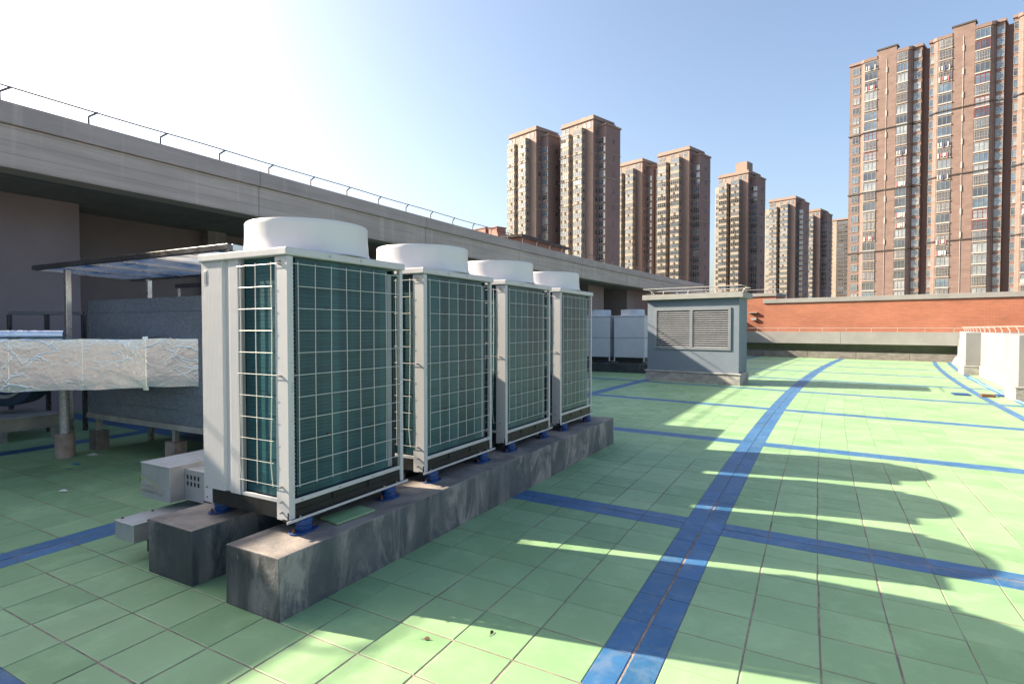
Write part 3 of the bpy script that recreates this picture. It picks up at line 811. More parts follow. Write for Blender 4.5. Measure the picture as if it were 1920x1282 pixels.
# dark metal guard rail by the wall and steel channel under the duct
hr = thing('guard_rail', 'dark stainless guard rail frame standing before the painted wall', 'railing', (-8.6, 3, 0))
pts = [Vector((CAM.x + math.cos(YAW) * l_ - math.sin(YAW) * d_, CAM.y + math.sin(YAW) * l_ + math.cos(YAW) * d_)) for l_, d_ in ((-7.95, 9.0), (-7.44, 9.1), (-6.93, 9.2))]
mb = MB(); mb.tube([(p.x, p.y, 1.895) for p in pts], .035, 4, smooth=False); mb.build('top_bar', 'stainless_dark', hr)
for p in pts: MB().box(p.x - .028, p.x + .028, p.y - .028, p.y + .028, -.002, 1.872).build('post', 'stainless_dark', hr, .004)
sc2 = MB().box(-6.66, -6.60, -2.2, 1.60, .28, .455).box(-6.599, -6.54, -2.2, 1.60, .28, .292).box(-6.599, -6.54, -2.2, 1.60, .443, .455)
cs = thing('steel_channel', 'weathered steel channel beam spanning low behind the foil duct legs', 'steel beam', (-6.6, 0, 0))
sc2.build('beam', 'steel_grey', cs, .004)
for yy in (-1.6, .55): MB().box(-6.72, -6.52, yy - .1, yy + .1, -.002, .279).build('block', 'brick_block', cs, .006)
# belt-driven fan casing in the gloom behind
vf = thing('ventilation_fan', 'dark blue round fan casing in the shade behind the duct legs', 'fan', (-8.0, 1.6, 0))
M_ = Matrix.Translation((-7.9, 1.5, .92)) @ Matrix.Rotation(math.radians(35), 4, 'Z') @ Matrix.Rotation(math.pi / 2, 4, 'X')
MB(M_).lathe([(0, -.2), (.40, -.2), (.43, -.19), (.43, .19), (.40, .2), (.26, .2), (.24, .14), (0, .14)], (0, 0, 0), 36).build('casing', 'fan_blue', vf)
MB(M_).lathe([(.30, .2), (.31, .225), (.27, .23), (.26, .2)], (0, 0, 0), 36).build('inlet_ring', 'steel_grey', vf)
MB(M_).box(.05, .43, .2, .62, -.19, .19).build('outlet', 'fan_blue', vf)
MB().box(-8.4, -7.4, 1.15, 1.85, .30, .37).build('frame', 'steel_grey', vf)
for x in (-8.35, -7.45):
    for yy in (1.2, 1.8): MB().box(x - .03, x + .03, yy - .03, yy + .03, -.002, .299).build('leg', 'steel_grey', vf)
for nm, lab, p, m_, sz in (('paper_scrap', 'small white paper scrap on the tiles by the plenum leg', (-5.45, 1.42), 'paper', .07), ('paper_scrap', 'torn white paper scrap on the dirty tiles at the left edge', (-3.85, .42), 'paper', .05),
                       ('plastic_scrap', 'small blue plastic scrap on the shaded tiles', (-5.05, 1.05), 'sheet_blue', .05)):
    o = MB().add([(p[0] - sz, p[1] - sz * .5, .002), (p[0] + sz, p[1] - sz * .4, .012), (p[0] + sz * .8, p[1] + sz * .5, .004), (p[0] - sz * .7, p[1] + sz * .4, .015),
                  (p[0] - sz, p[1] - sz * .5, .005), (p[0] + sz, p[1] - sz * .4, .015), (p[0] + sz * .8, p[1] + sz * .5, .007), (p[0] - sz * .7, p[1] + sz * .4, .018)],
                 [(0, 3, 2, 1), (4, 5, 6, 7), (0, 1, 5, 4), (1, 2, 6, 5), (2, 3, 7, 6), (3, 0, 4, 7)]).build(nm, m_)
    tag(o, lab, 'litter')

for lab, p, a_ in (('curled brown leaf on the sunlit tiles below the front plinth', (1.06, .0), .4), ('tiny dry twig scrap on the sunlit tiles right of the brown leaf', (1.33, .22), 1.7)):
    ca, sa = math.cos(a_), math.sin(a_); mb = MB(); ln = .019
    prof = [(-1, 0, .004), (-.4, .4, .012), (.3, .35, .014), (1, 0, .006), (.3, -.35, .003), (-.4, -.4, .005)]
    vs_ = [(p[0] + ln * (x * ca - y * sa), p[1] + ln * (x * sa + y * ca), z + dz) for dz in (0, .002) for x, y, z in prof]
    mb.add(vs_, [tuple(range(5, -1, -1)), tuple(range(6, 12))] + [(i, (i + 1) % 6, 6 + (i + 1) % 6, 6 + i) for i in range(6)])
    mb.tube([(p[0] - ln * ca, p[1] - ln * sa, .005), (p[0] - 1.7 * ln * ca, p[1] - 1.7 * ln * sa, .003)], .0014, 4)
    tag(mb.build('dry_leaf', 'clip_brown'), lab, 'leaf')

# ------------------------------------------------------------------ far pair of units in the shade
tag(plinth('concrete_plinth', 'dark low plinth under the two far white units', -7.5, -2.75, 18.15, 19.3, .345), None, 'plinth')
def far_unit(x0, x1, label):
    r = thing('air_conditioner', label, 'air conditioner', (x0, 18.3, .345), 'white units by the vent house')
    y0, y1 = 18.22, 19.12
    MB().box(x0 + .03, x1 - .03, y0 + .03, y1 - .03, .40, .56).build('base_frame', 'unit_black', r)
    MB().box(x0, x1, y0, y1, .562, 1.285).build('lower_panel', 'far_white', r, .01)
    MB().box(x0, x1, y0, y1, 1.297, 2.085).build('upper_panel', 'far_white', r, .01)
    MB().box(x0 - .02, x1 + .02, y0 - .02, y1 + .02, 2.087, 2.125).build('top_cap', 'far_white', r, .008)
    cx_ = (x0 + x1) / 2; R = .44
    MB().lathe([(R + .02, 2.126), (R, 2.16), (R, 2.35), (R - .02, 2.352), (R - .03, 2.13)], (cx_, (y0 + y1) / 2, 0), 40).build('fan_shroud', 'far_white', r)
    for x in (x0 + .02, x1 - .02): MB().box(x - .02, x + .02, y0 - .004, y0 + .04, .41, .561).build('post', 'far_white', r)
    for x in (x0 + .2, x1 - .2): MB().lathe([(.06, .344), (.06, .40)], (x, y0 + .12, 0), 16).build('isolator', 'isolator_blue', r)
    return r
far_unit(-5.42, -4.26, 'shaded white unit just right of the front row, left of the far pair')
far_unit(-4.10, -2.94, 'shaded white unit beside the grey vent house, right of the far pair')

# ------------------------------------------------------------------ vent house with louvres
vh = thing('vent_house', 'grey rendered vent house with twin louvres, stone base and flat slab roof', 'vent house', (-.7, 15.9, 0))
VA = math.atan2(.514, -2.888)
e1 = Vector((math.cos(VA), math.sin(VA))); e2 = Vector((-e1.y, e1.x)); e2 = Vector((.072, .9974))
VM = Matrix(((e1.x, e2.x, 0, .741), (e1.y, e2.y, 0, 15.06), (0, 0, 1, 0), (0, 0, 0, 1)))   # local x runs left along the front, y into depth
VB = lambda: MB(VM)
LW, LD = 2.933, 1.22
xs_ = [0, .42, 1.40, 2.30, LW]
for a, b in zip(xs_, xs_[1:]): VB().box(a + (.0015 if a else 0), b - .0015, 0, .03, -.003, .305).build('base_stone', 'stone_base', vh, .003)
VB().box(.004, LW - .004, .0305, LD - .031, -.003, .304).build('base_core', 'stone_base', vh)
for a, b in ((0, .6), (.6, 1.219)): VB().box(-.0005, .029, a + .0305, b + .0295, -.003, .305).build('base_stone', 'stone_base', vh, .003)
VB().box(-.03, LW + .03, -.03, LD + .03, .306, .336).build('base_ledge', 'stone_pale', vh, .004)
lx0, lx1, lz0, lz1 = .27, 2.64, 1.0, 2.265
wt = VB(); w0, w1, wy = .045, LW - .045, .045
# front wall around the louvre opening, then the three plain walls
fr = [(w0, lx0 + .05), (lx1 - .05, w1)]
for a, b in fr: wt.box(a, b, wy, wy + .15, .3365, 2.535)
wt.box(lx0 + .05, lx1 - .05, wy, wy + .15, .3365, lz0 + .05); wt.box(lx0 + .05, lx1 - .05, wy, wy + .15, lz1 - .05, 2.535)
wt.box(w0, w0 + .15, wy + .15, LD - .045, .3365, 2.535); wt.box(w1 - .15, w1, wy + .15, LD - .045, .3365, 2.535); wt.box(w0 + .15, w1 - .15, LD - .195, LD - .045, .3365, 2.535)
wt.build('wall', 'render_grey', vh)
VB().box(-.09, LW + .09, -.10, LD + .09, 2.537, 2.695).build('roof_slab', 'slab_grey', vh, .008)
lf = VB(); t_ = .075
for a, b, c, d in ((lx0, lx1, lz0, lz0 + t_), (lx0, lx1, lz1 - t_, lz1), (lx0, lx0 + t_, lz0 + t_, lz1 - t_), (lx1 - t_, lx1, lz0 + t_, lz1 - t_), ((lx0 + lx1) / 2 - .045, (lx0 + lx1) / 2 + .045, lz0 + t_, lz1 - t_)):
    lf.box(a, b, wy - .03, wy + .05, c, d)
lfo = lf.build('louvre_frame', 'vent_frame', vh, .004)
VB().box(lx0 + .06, lx1 - .06, wy + .12, wy + .13, lz0, lz1).build('louvre_back', 'interior_shade', vh)
nsl = 17
for a, b in ((lx0 + t_, (lx0 + lx1) / 2 - .045), ((lx0 + lx1) / 2 + .045, lx1 - t_)):
    for i in range(nsl):
        z = lz0 + t_ + .006 + i * (lz1 - lz0 - 2 * t_ - .01) / nsl
        sm = VB(); ww = .056
        P = [(wy - .022, z), (wy - .022, z + .010), (wy + .045, z + .052), (wy + .045, z + .042)]
        sm.add([(a + .001, p, q) for p, q in P] + [(b - .001, p, q) for p, q in P], [(0, 1, 2, 3), (7, 6, 5, 4), (0, 4, 5, 1), (1, 5, 6, 2), (2, 6, 7, 3), (3, 7, 4, 0)])
        sm.build('slat', 'louvre_grey', lfo)
vr = thing('roof_railing', 'low pale rail leaning out around the vent house roof', 'railing', (-.7, 15.9, 2.7))
zr = 2.875
q = [(-.05, -.13), (LW + .05, -.13), (LW + .05, LD + .02), (-.05, LD + .02), (-.05, -.13)]
VB().tube([(x, yy, zr) for x, yy in q], .012, 6).build('rail', 'frame_white', vr)
for x, yy, dx, dy in [(.15, .02, 0, -.15), (1.0, .02, 0, -.15), (1.9, .02, 0, -.15), (2.75, .02, 0, -.15), (.15, LD - .1, 0, .12), (1.0, LD - .1, 0, .12), (1.9, LD - .1, 0, .12), (2.75, LD - .1, 0, .12), (.06, .6, -.11, 0), (LW - .06, .6, .11, 0)]:
    VB().tube([(x, yy, 2.69), (x, yy, 2.76), (x + dx, yy + dy, zr)], .012, 6).build('post', 'frame_white', vr)

# ------------------------------------------------------------------ low parapet wall on the right with piers
pw = thing('parapet_wall', 'curved white parapet wall with piers and pale stone base on the right', 'wall', (7.3, 15, 0))
def wx(y): return 7.0 + curve(y)
ys_ = [y for y in [-14 + .5 * i for i in range(93)]]
strip(MB(), [(0, .332), (0, 1.50), (.32, 1.50), (.32, .332)], ys_, 'parapet_white', wx).build('wall', None, pw)
strip(MB(), [(-.03, -.003), (-.03, .30), (.36, .30), (.36, -.003)], ys_, 'stone_pale', wx).build('stone_base', None, pw)
strip(MB(), [(-.05, .302), (-.05, .330), (.36, .330), (.36, .302)], ys_, 'stone_pale', wx).build('base_ledge', None, pw)
for yc in (6.0, 14.45, 22.95):
    xx = wx(yc)
    MB().box(xx - .42, xx - .002, yc, yc + .8, .335, 1.497).build('pier', 'parapet_white', pw, .01)
    MB().box(xx - .47, xx - .032, yc - .05, yc + .85, -.003, .299).build('pier_base', 'stone_base', pw, .008)
    MB().box(xx - .49, xx - .052, yc - .07, yc + .87, .3005, .333).build('pier_ledge', 'stone_pale', pw, .004)
pr = thing('roof_railing', 'slim pale rail along the top of the white parapet wall', 'railing', (7.3, 20, 1.5))
MB().tube([(wx(y_) + .1, y_, 1.70) for y_ in ys_ if y_ > 4], .011, 6).build('rail', 'frame_white', pr)
for i in range(24):
    y_ = 5.0 + 1.15 * i
    MB().tube([(wx(y_) + .16, y_, 1.498), (wx(y_) + .16, y_, 1.58), (wx(y_) + .1, y_ + .05, 1.70)], .012, 6).build('post', 'frame_white', pr)
dp = thing('downpipe', 'white bent downpipe in the far corner beside the parapet', 'downpipe', (7.9, 30, 0))
MB().tube([(8.75, 31.0, 1.30), (8.52, 30.9, 1.24), (8.42, 30.85, 1.07), (8.36, 30.8, .38)], .075, 14).build('pipe', 'water_pipe', dp)
MB().lathe([(0, .40), (.12, .38), (.24, .26), (.31, .10), (.33, -.003)], (8.40, 30.85, 0), 20).build('footing', 'slab_grey', dp)

# drain box, cover flaps and hose by the gutter line
db = thing('drain_box', 'rusty open drain box with blue flaps on the tiles by the right gutter', 'drain', (6.3, 15.1, 0))
gx = 6.32; gy = 15.1
dbm = MB()
for a, b, c, d in ((gx - .13, gx + .13, gy - .13, gy - .10), (gx - .13, gx + .13, gy + .10, gy + .13), (gx - .13, gx - .10, gy - .10, gy + .10), (gx + .10, gx + .13, gy - .10, gy + .10)): dbm.box(a, b, c, d, .0005, .060)
dbm.build('rim', 'rust', db)
gr_ = MB()
for k in range(6): gr_.box(gx - .10, gx + .10, gy - .09 + k * .033, gy - .08 + k * .033, .040, .048)
gr_.build('grate', 'rust', db)
for x, yy, s in ((5.85, 15.45, 1), (6.72, 15.55, -1)):
    MB().box(x - .17, x + .17, yy - .3, yy + .12, .0045, .028).build('flap', 'tile_blue' if False else 'isolator_blue', db, .004)
hs = MB().tube([(6.56 + curve(9 + i * .5) + .02 * math.sin(i * .9), 9 + i * .5, .019) for i in range(26)], .016, 8).build('hose', 'hose_blue')
tag(hs, 'light blue hose lying along the right gutter', 'hose')

# ------------------------------------------------------------------ far wing: kerb, dark gap, fascia, ledge rail and brick walls
fwg = thing('brick_wing', 'far brick wing with concrete fascia, dark gap and stone kerb closing the roof', 'building', (3, 35, 0))
FA = math.atan(-.2)
FM = Matrix.Translation((2, 33.4, 0)) @ Matrix.Rotation(FA, 4, 'Z')
FB = lambda: MB(FM)
ks = [-9.4 + 2.35 * i for i in range(8)]
for a in ks: FB().box(a + .006, a + 2.344, 0, .25, -.003, .362).build('kerb_stone', 'stone_dark', fwg, .004)
FB().box(-9.4, 9.4, .252, 2.2, -.4, .30).build('sill', 'stone_dark', fwg)
FB().box(-9.4, 6.6, 1.0, 1.2, .301, .998).build('gap_back', 'green_dark', fwg)
fs_x = [-9.4, -1.55 + 3.2, 6.55 - .02]
fs_x = [-9.4, -4.4, 1.62, 6.6]
for a, b in zip(fs_x, fs_x[1:]): FB().box(a + .004, b - .004, -.03, .5, .80, 1.455).build('fascia', 'fascia_concrete', fwg, .008)
FB().box(-9.4, 6.6, .502, 4.2, 1.0, 1.44).build('ledge', 'fascia_concrete', fwg)
FB().box(6.602, 16, -.2, 4.2, -.4, 1.455).build('ledge_block', 'parapet_white', fwg)
bw = FB().box(-2.6, 16, .9, 1.4, 1.441, 3.13); bwo = bw.build('brick_wall', 'brick_orange', fwg)
FB().box(-2.64, 16, .82, 1.5, 3.132, 3.38).build('coping', 'fascia_concrete', fwg, .01)
FB().box(-9.3, -2.3, 2.2, 4.2, 1.441, 3.62).build('brick_block', 'brick_orange', fwg)
FB().box(-9.35, -2.25, 2.12, 4.3, 3.622, 3.82).build('coping', 'fascia_concrete', fwg, .01)
FB().box(-3.9, -3.35, 2.0, 2.198, 2.6, 2.65).build('bracket', 'slab_grey', fwg)
FB().box(-3.7, -3.4, 2.04, 2.198, 2.15, 2.30).build('lamp_box', 'slab_grey', fwg)
fr_ = thing('roof_railing', 'slim pale rail along the ledge at the foot of the orange brick wall', 'railing', (3, 33.5, 1.46))
FB().tube([(-4 + .5 * i, .05, 1.66) for i in range(25)], .011, 6).build('rail', 'frame_white', fr_)
for i in range(11): FB().tube([(-3.9 + 1.15 * i, .12, 1.45), (-3.9 + 1.15 * i, .12, 1.53), (-3.9 + 1.15 * i + .03, .05, 1.66)], .012, 6).build('post', 'frame_white', fr_)
fr2 = thing('roof_railing', 'slim pale rail on top of the shaded brick block behind the vent house', 'railing', (-4, 35, 3.6))
FB().tube([(-9.2, 2.2, 4.05), (-2.3, 2.2, 4.05), (-2.3, 4.1, 4.05)], .012, 6).build('rail', 'frame_white', fr2)
for i in range(6): FB().tube([(-8.9 + 1.2 * i, 2.28, 3.82), (-8.9 + 1.2 * i, 2.2, 4.05)], .012, 6).build('post', 'frame_white', fr2)

# ------------------------------------------------------------------ towers
RG = Vector((math.cos(YAW), math.sin(YAW), 0)); FW = Vector((-math.sin(YAW), math.cos(YAW), 0))
def at(px, depth): return Vector((CAM.x, CAM.y, 0)) + RG * ((px - 960) / 1066.0 * depth) + FW * depth
AD = (RG * math.sin(math.radians(-43)) + FW * math.cos(math.radians(-43))).normalized()     # along the lit fronts, away to the left
BD = (RG * math.sin(math.radians(47)) + FW * math.cos(math.radians(47))).normalized()       # along the shaded sides, away to the right
FL = 2.9
def frame(o): return Matrix(((AD.x, BD.x, 0, o.x), (AD.y, BD.y, 0, o.y), (0, 0, 1, 0), (0, 0, 0, 1)))
def win_mesh(name, w_, h, panes, fm, gm, bars=0, sill=None, transom=True):
    """window lying in the local x-z plane, front towards -y"""
    mb = MB(); t = .09
    mb.box(0, w_, -.02, .06, 0, h, gm)
    mb.box(-.06, w_ + .06, -.10, -.021, -.06, t, fm); mb.box(-.06, w_ + .06, -.10, -.021, h - t, h + .06, fm)
    for k in range(panes + 1):
        x = w_ * k / panes; mb.box(x - t / 2, x + t / 2, -.095, -.0215, t, h - t, fm)
    if transom: mb.box(0, w_, -.09, -.022, h * .62, h * .62 + .07, fm)
    for k in range(bars):
        x = w_ * (k + .5) / bars; mb.box(x - .035, x + .035, -.26, -.20, -.05, h + .05, 'window_bar')
    if bars: mb.box(-.05, w_ + .05, -.27, -.19, h * .3, h * .3 + .06, 'window_bar'); mb.box(-.05, w_ + .05, -.27, -.05, -.12, -.05, fm)
    if sill: mb.box(-.12, w_ + .12, -.28, -.02, -.32, -.07, sill)
    return mb.mesh(name)
def place(name, me, parent, M, x, y, z, rz=0.0, sx=1.0):
    o = bpy.data.objects.new(name, me); COL.objects.link(o); o.parent = parent
    o.matrix_parent_inverse = Matrix.Translation(-parent.location)
    o.matrix_basis = M @ Matrix.Translation((x, y, z)) @ Matrix.Rotation(rz, 4, 'Z') @ Matrix.Diagonal((sx, 1, 1, 1))
    return o
WM = {}
for key, gm in (('d', 'glass_dark'), ('b', 'glass_blue'), ('p', 'glass_pale')):
    WM['bay' + key] = win_mesh('window', 3.7, 1.72, 4, 'frame_grey', gm)
    WM['side' + key] = win_mesh('window', 1.0, 1.45, 1, 'frame_white', gm)
    WM['strip' + key] = win_mesh('window', 2.8, 2.1, 3, 'frame_white', gm)
    WM['small' + key] = win_mesh('window', .75, 1.3, 1, 'frame_dark', gm, transom=False)
    WM['tall' + key] = win_mesh('window', 1.3, 1.9, 2, 'frame_white', gm)
    WM['acol' + key] = win_mesh('window', 1.75, 1.9, 2, 'frame_grey', gm)
    WM['abay' + key] = win_mesh('window', 3.5, 2.3, 3, 'frame_grey', gm, sill='frame_white', transom=False)
    WM['abar' + key] = win_mesh('window', 3.5, 2.35, 3, 'frame_grey', gm, bars=9, sill='tower_cream')
    WM['ared' + key] = win_mesh('window', 3.5, 2.3, 3, 'frame_red', gm, sill='frame_white')
    WM['aend' + key] = win_mesh('window', .95, 2.3, 1, 'frame_grey', gm)
AC = MB().box(0, .85, -.42, 0, 0, .55, 'frame_white').box(.12, .58, -.428, -.421, .07, .49, 'tower_dark').mesh('condenser')
ACD = MB().box(0, .75, -.12, .1, 0, .62, 'tower_dark').box(-.08, .83, -.35, 0, -.1, -.03, 'tower_cream').mesh('condenser_niche')
def gl(r_, wts=(.48, .40, .12)):
    q_ = r_.random(); return 'd' if q_ < wts[0] else ('b' if q_ < wts[0] + wts[1] else 'p')
LAUN = []
for k in range(4):
    mb = MB(); rr = random.Random(40 + k); x = 0
    while x < 2.2:
        w_ = rr.uniform(.25, .5); mb.box(x, x + w_, -.40, -.33, rr.uniform(-.1, .35), 1.25, rr.choice(['cloth_white', 'cloth_white', 'cloth_red', 'cloth_blue', 'cloth_white'])); x += w_ + rr.uniform(.03, .3)
    LAUN.append(mb.mesh('laundry'))

def tower(px, d, label, H=76.0, yvis=540, W=14.6, pent=False, seed=1, group='matching brown towers in a row'):
    r_ = random.Random(seed); o = at(px, d); M = frame(o); t = thing('apartment_tower', label, 'tower', (o.x, o.y, -16), group)
    B = lambda: MB(M)
    zb = -16
    zmin = 1.65 + (615 - yvis) / 1066 * d - 3
    B().box(0, W, 0, 12, zb, H - 1.5).build('front_block', 'tower_beige', t)
    B().box(-.012, -.002, .0, 3.0, zb, H - 1.6).build('return_wall', 'tower_brown', t)
    B().box(-.45, W + .45, -.45, 12.4, H - 1.498, H - .95).build('cornice', 'tower_beige', t)
    B().box(-.1, W + .1, -.1, 12.1, H - .948, H).build('roof_parapet', 'tower_beige', t)
    B().box(W * .1, W * .25, 6, 9, H + .002, H + .8).build('roof_house', 'tower_brown', t)
    if pent: B().box(2, 7.5, 3, 9, H + .002, H + 5).build('penthouse', 'tower_beige', t)
    b2 = B().box(-3.3, -.004, 3.0, 11.2, zb, H - 3.6).build('side_block', 'tower_brown', t)
    B().box(-3.6, .3, 2.7, 11.5, H - 3.598, H - 3.0).build('side_cornice', 'tower_beige', b2)
    B().box(-2.2, -.4, 6.5, 8.5, H - 2.998, H - 1.4).build('lift_house', 'tower_brown', b2)
    # recess link to the next block on the left
    B().box(W + .002, W + 4.2, 4.5, 11.5, zb, H - 4.5).build('link_block', 'tower_cream', t)
    for a0, a1, top in ((9.5, 13.5, H - 5.3), (3.4, 7.4, H - 4.4)):
        B().box(a0, a1, -2.1, -.002, zb, top).build('bay', 'tower_cream', t)
        B().box(a0 - .15, a1 + .15, -2.25, .0 - .004, top + .002, top + .3).build('bay_roof', 'tower_cream', t)
    B().box(7.6, 9.3, -.012, -.003, zb, H - 5.5).build('shade_panel', 'tower_dark', t)  # thin dark sheet on the flush wall, painted as a recess's shade
    n = 0
    while True:
        zf = H - 1.6 - FL * (n + 1)
        if zf < zmin: break
        if n == 0:
            for a in (1.2, 3.4, 7.2, 11.2, 13.0): place('window', WM['tall' + gl(r_)], t, M, a, -.02, zf + .35)
        else:
            for a0 in (9.65, 3.55):
                place('window', WM['bay' + gl(r_)], t, M, a0, -2.12, zf + 1.1)
                if r_.random() < .8: place('condenser_niche', ACD, t, M, a0 + r_.choice((1.1, 1.5, 1.9)), -2.12, zf + .22)
            for a0 in (9.48, 3.38): place('window', WM['side' + gl(r_)], t, M, a0, -.55, zf + 1.1, rz=-math.pi / 2)
            place('window', WM['small' + gl(r_)], t, M, 13.7, -.02, zf + .95)
            place('window', WM['small' + gl(r_, (.8, .1, .1))], t, M, 8.1, -.03, zf + .95)
            place('window', WM['small' + gl(r_, (.1, .3, .6))], t, M, -.03, 2.1, zf + .9, rz=-math.pi / 2)
            if n > 1:
                place('window', WM['strip' + gl(r_)], t, M, -3.05, 2.98, zf + .5)
                if r_.random() < .6: place('condenser', AC, t, M, -2.4 + r_.random(), 2.98, zf + .1)
                if n % 2 == 0: place('window', WM['smalld'], t, M, -3.33, 7.6, zf + .9, rz=-math.pi / 2, sx=.7)
                place('window', WM['strip' + gl(r_)], t, M, W + .8, 4.48, zf + .5)
            if n in (3, 6, 9):
                B().box(-3.5, W + .2, -.18, -.001, zf - .02, zf + .22).build('band', 'tower_cream', t) if False else None
                bn = B(); bn.box(-.14, W + .15, -.2, -.013, zf + .0, zf + .22); bn.box(9.3, 13.7, -2.35, -.21, zf, zf + .215); bn.box(3.2, 7.6, -2.35, -.21, zf, zf + .215)
                bn.box(-3.5, -.16, 2.8, 2.999, zf, zf + .22); bn.box(-3.5, -3.301, 3.0, 11.3, zf, zf + .22); bn.box(-.14, -.013, -.012, 2.79, zf, zf + .22); bn.build('band', 'tower_cream', t)
        n += 1
    return t
tower(1005, 210.8, 'brown tower farthest left above the beam, with stacked cream bays', yvis=470, seed=1)
tower(1111, 200.0, 'tallest-looking middle tower with wide shaded brown side, right of the leftmost one', yvis=520, seed=2)
tower(1202.6, 250.6, 'brown tower half hidden behind the tallest-looking middle tower', yvis=530, seed=3)
tower(1290, 233.8, 'fourth brown tower from the left with a brown blank side wall', yvis=550, seed=4)
tower(1400, 268.7, 'brown tower with a square penthouse on its roof', yvis=555, pent=True, seed=5)
tower(1488.6, 321.5, 'smaller-looking far brown tower right of the one with a penthouse', yvis=560, seed=6)
tower(1535, 355.0, 'smallest-looking brown tower, second from the right end of the row', yvis=560, seed=7)
# narrow cream-and-dark slab in front of the big tower's edge
o = at(1566, 385); M = frame(o); t = thing('apartment_tower', 'narrow tower with cream edge and dark front beside the big tower', 'tower', (o.x, o.y, -16), None)
B = lambda: MB(M)
B().box(0, 6.5, 0, 14, -16, 74.0).build('edge_block', 'tower_cream', t)
B().box(-9, -.003, .0, 14, -16, 73.5).build('front_block', 'tower_dark', t)
B().box(-9.2, 6.8, -.4, 14.3, 74.002, 75.0).build('cornice', 'tower_beige', t)
r_ = random.Random(77)
for n in range(17):
    zf = 70.2 - 2.9 * n
    for a in (-8.4, -4.5): place('window', WM['bayd' if r_.random() < .8 else 'bayb'], t, M, a, -.02, zf + .9)
    place('window', WM['sided'], t, M, 2.6, -.02, zf + .9)

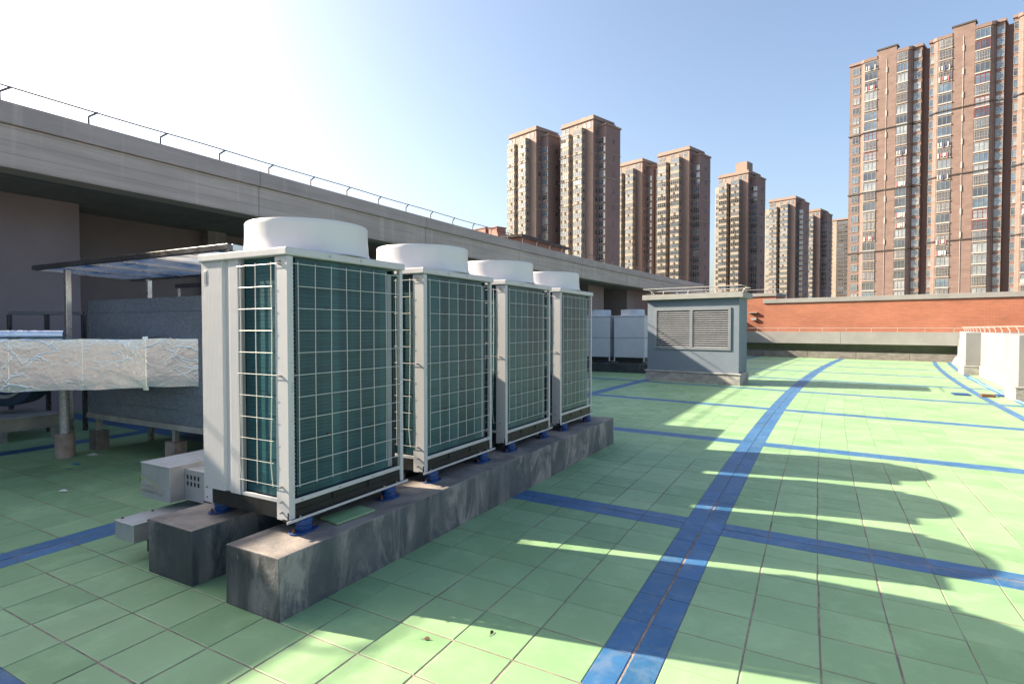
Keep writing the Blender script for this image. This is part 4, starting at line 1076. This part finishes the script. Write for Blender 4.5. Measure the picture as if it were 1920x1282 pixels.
# big tower on the right, local x runs right (towards the camera) along the front
o = at(1587, 172); SD = -AD
MA = Matrix(((SD.x, BD.x, 0, o.x), (SD.y, BD.y, 0, o.y), (0, 0, 1, 0), (0, 0, 0, 1)))
big = thing('apartment_tower', 'big brick-brown tower at the right edge with rounded glazed balconies and laundry', 'tower', (o.x, o.y, -16), None)
B = lambda: MB(MA)
HA = 80.4
def bay_poly(x0, x1, d, left, right, c=.95):
    p = [(x0, -.003)]
    p += [(x0, -d + c), (x0 + c * .3, -d + c * .3), (x0 + c, -d)] if left else [(x0, -d)]
    p += [(x1 - c, -d), (x1 - c * .3, -d + c * .3), (x1, -d + c)] if right else [(x1, -d)]
    return p + [(x1, -.003)]
per = 17.35
for seg in range(4):
    s0 = seg * per
    L, Rr = (0.0, 17.9) if seg == 0 else (s0 + 2.3, s0 + 17.9)
    B().box(L, Rr, 0, 14, -16, HA - .9).build('block', 'brick_brown', big)
    B().box(L - .25, Rr + .25, -.35, 14.2, HA - .898, HA - .2).build('cornice', 'tower_brown', big)
    if seg < 3: B().box(Rr + .002, s0 + per + 2.298, 2.2, 12, -16, HA - 1.2).build('recess_wall', 'tower_brown', big)
    cb0 = s0 + 7.4
    B().box(cb0, s0 + 12.12, -1.15, -.003, -16, HA + .9).build('centre_bay', 'brick_brown', big)
    B().box(cb0 - .2, s0 + 12.32, -1.35, 1.0, HA + .902, HA + 1.3).build('bay_cornice', 'ledge_dark', big)
    for a, b, lf_, rt_ in ((s0 + 3.25, s0 + 7.39, True, False), (s0 + 12.13, s0 + 15.8 + (.4 if seg else 0), False, True)):
        B().prism(bay_poly(a, b, 1.1, lf_, rt_), -16, HA - 1.3).build('balcony_stack', 'brick_brown', big)
        B().prism(bay_poly(a - (.2 if lf_ else 0), b + (.2 if rt_ else 0), 1.3, lf_, rt_), HA - 1.298, HA - .4).build('balcony_roof', 'brick_brown', big)
    pm = B(); pm.tube([(s0 + 9.76, -1.22, -10), (s0 + 9.76, -1.22, HA - 2)], .06, 6)
    for k in range(9): pm.box(s0 + 9.6, s0 + 9.92, -1.35, -1.16, HA - 6 - k * 6.1, HA - 4.4 - k * 6.1)
    pm.build('rain_pipe', 'frame_white', big)
    nb = 0
    for n in range(26):
        zf = HA - 1.4 - FL * (n + 1)
        if zf < 8 or s0 + 3 > 56: break
        rt = rnd.random()
        kinds = ['abay', 'abar', 'abay', 'abar', 'abay', 'abar', 'abay', 'abar', 'abay', 'ared']
        if seg < 3:
            x1_ = s0 + .88 if seg == 0 else s0 + 2.35
            place('window', WM['acol' + gl(rnd, (.15, .7, .15))], big, MA, x1_, -.02, zf + .55, sx=1.0 if seg == 0 else .95)
            place('window', WM[rnd.choice(kinds) + gl(rnd, (.55, .25, .2))], big, MA, s0 + 4.25 if seg == 0 else s0 + 4.5, -1.12, zf + .42, sx=.90 if seg == 0 else .83)
            if seg < 2 or True:
                place('window', WM['aend' + gl(rnd)], big, MA, s0 + 3.42, -.30, zf + .42, rz=-math.radians(45))
            if s0 + 12 < 45:
                place('window', WM[rnd.choice(kinds) + gl(rnd, (.55, .25, .2))], big, MA, s0 + 12.28, -1.12, zf + .42, sx=.72 if seg == 0 else .84)
                place('window', WM['aend' + gl(rnd)], big, MA, s0 + 15.0 + (.4 if seg else 0), -1.0, zf + .42, rz=math.radians(45))
                place('window', WM['acol' + gl(rnd, (.15, .7, .15))], big, MA, s0 + 16.02 + (.35 if seg else 0), -.02, zf + .55, sx=.95 if seg == 0 else .85)
            if rnd.random() < .16: place('laundry', rnd.choice(LAUN), big, MA, s0 + 4.6, -1.15, zf + .3)
            if rnd.random() < .16 and s0 + 12 < 45: place('laundry', rnd.choice(LAUN), big, MA, s0 + 12.5, -1.15, zf + .3)
        if n in (6, 12, 18) and seg < 3:
            lm = B(); zz = zf + (1.2 if seg else 0)
            lm.prism(bay_poly(s0 + 3.1, s0 + 16.1, 1.42, True, True), zz - .1, zz + .18); lm.box(L - .2, s0 + 3.0, -.3, -.004, zz - .1, zz + .18); lm.box(s0 + 16.3, Rr + .2, -.3, -.004, zz - .1, zz + .18)
            lm.build('ledge', 'ledge_dark', big)

# distant low block seen over the beam
o = at(912, 330); t = thing('distant_block', 'distant pink-brown rooftop with two stair heads just above the beam', 'building', (o.x, o.y, -16))
M = frame(o); B = lambda: MB(M)
B().box(-10, 14, 0, 12, -16, 55.5).build('block', 'brick_far', t)
B().box(2, 12, 1, 8, 55.502, 59.8).build('stair_head', 'brick_far', t)
B().box(1.6, 12.4, .6, 8.4, 59.802, 60.3).build('stair_roof', 'tower_brown', t)
B().box(-8, -1, 1, 8, 55.502, 59.0).build('stair_head', 'brick_far', t)
B().box(-8.4, -.6, .6, 8.4, 59.002, 59.5).build('stair_roof', 'tower_brown', t)
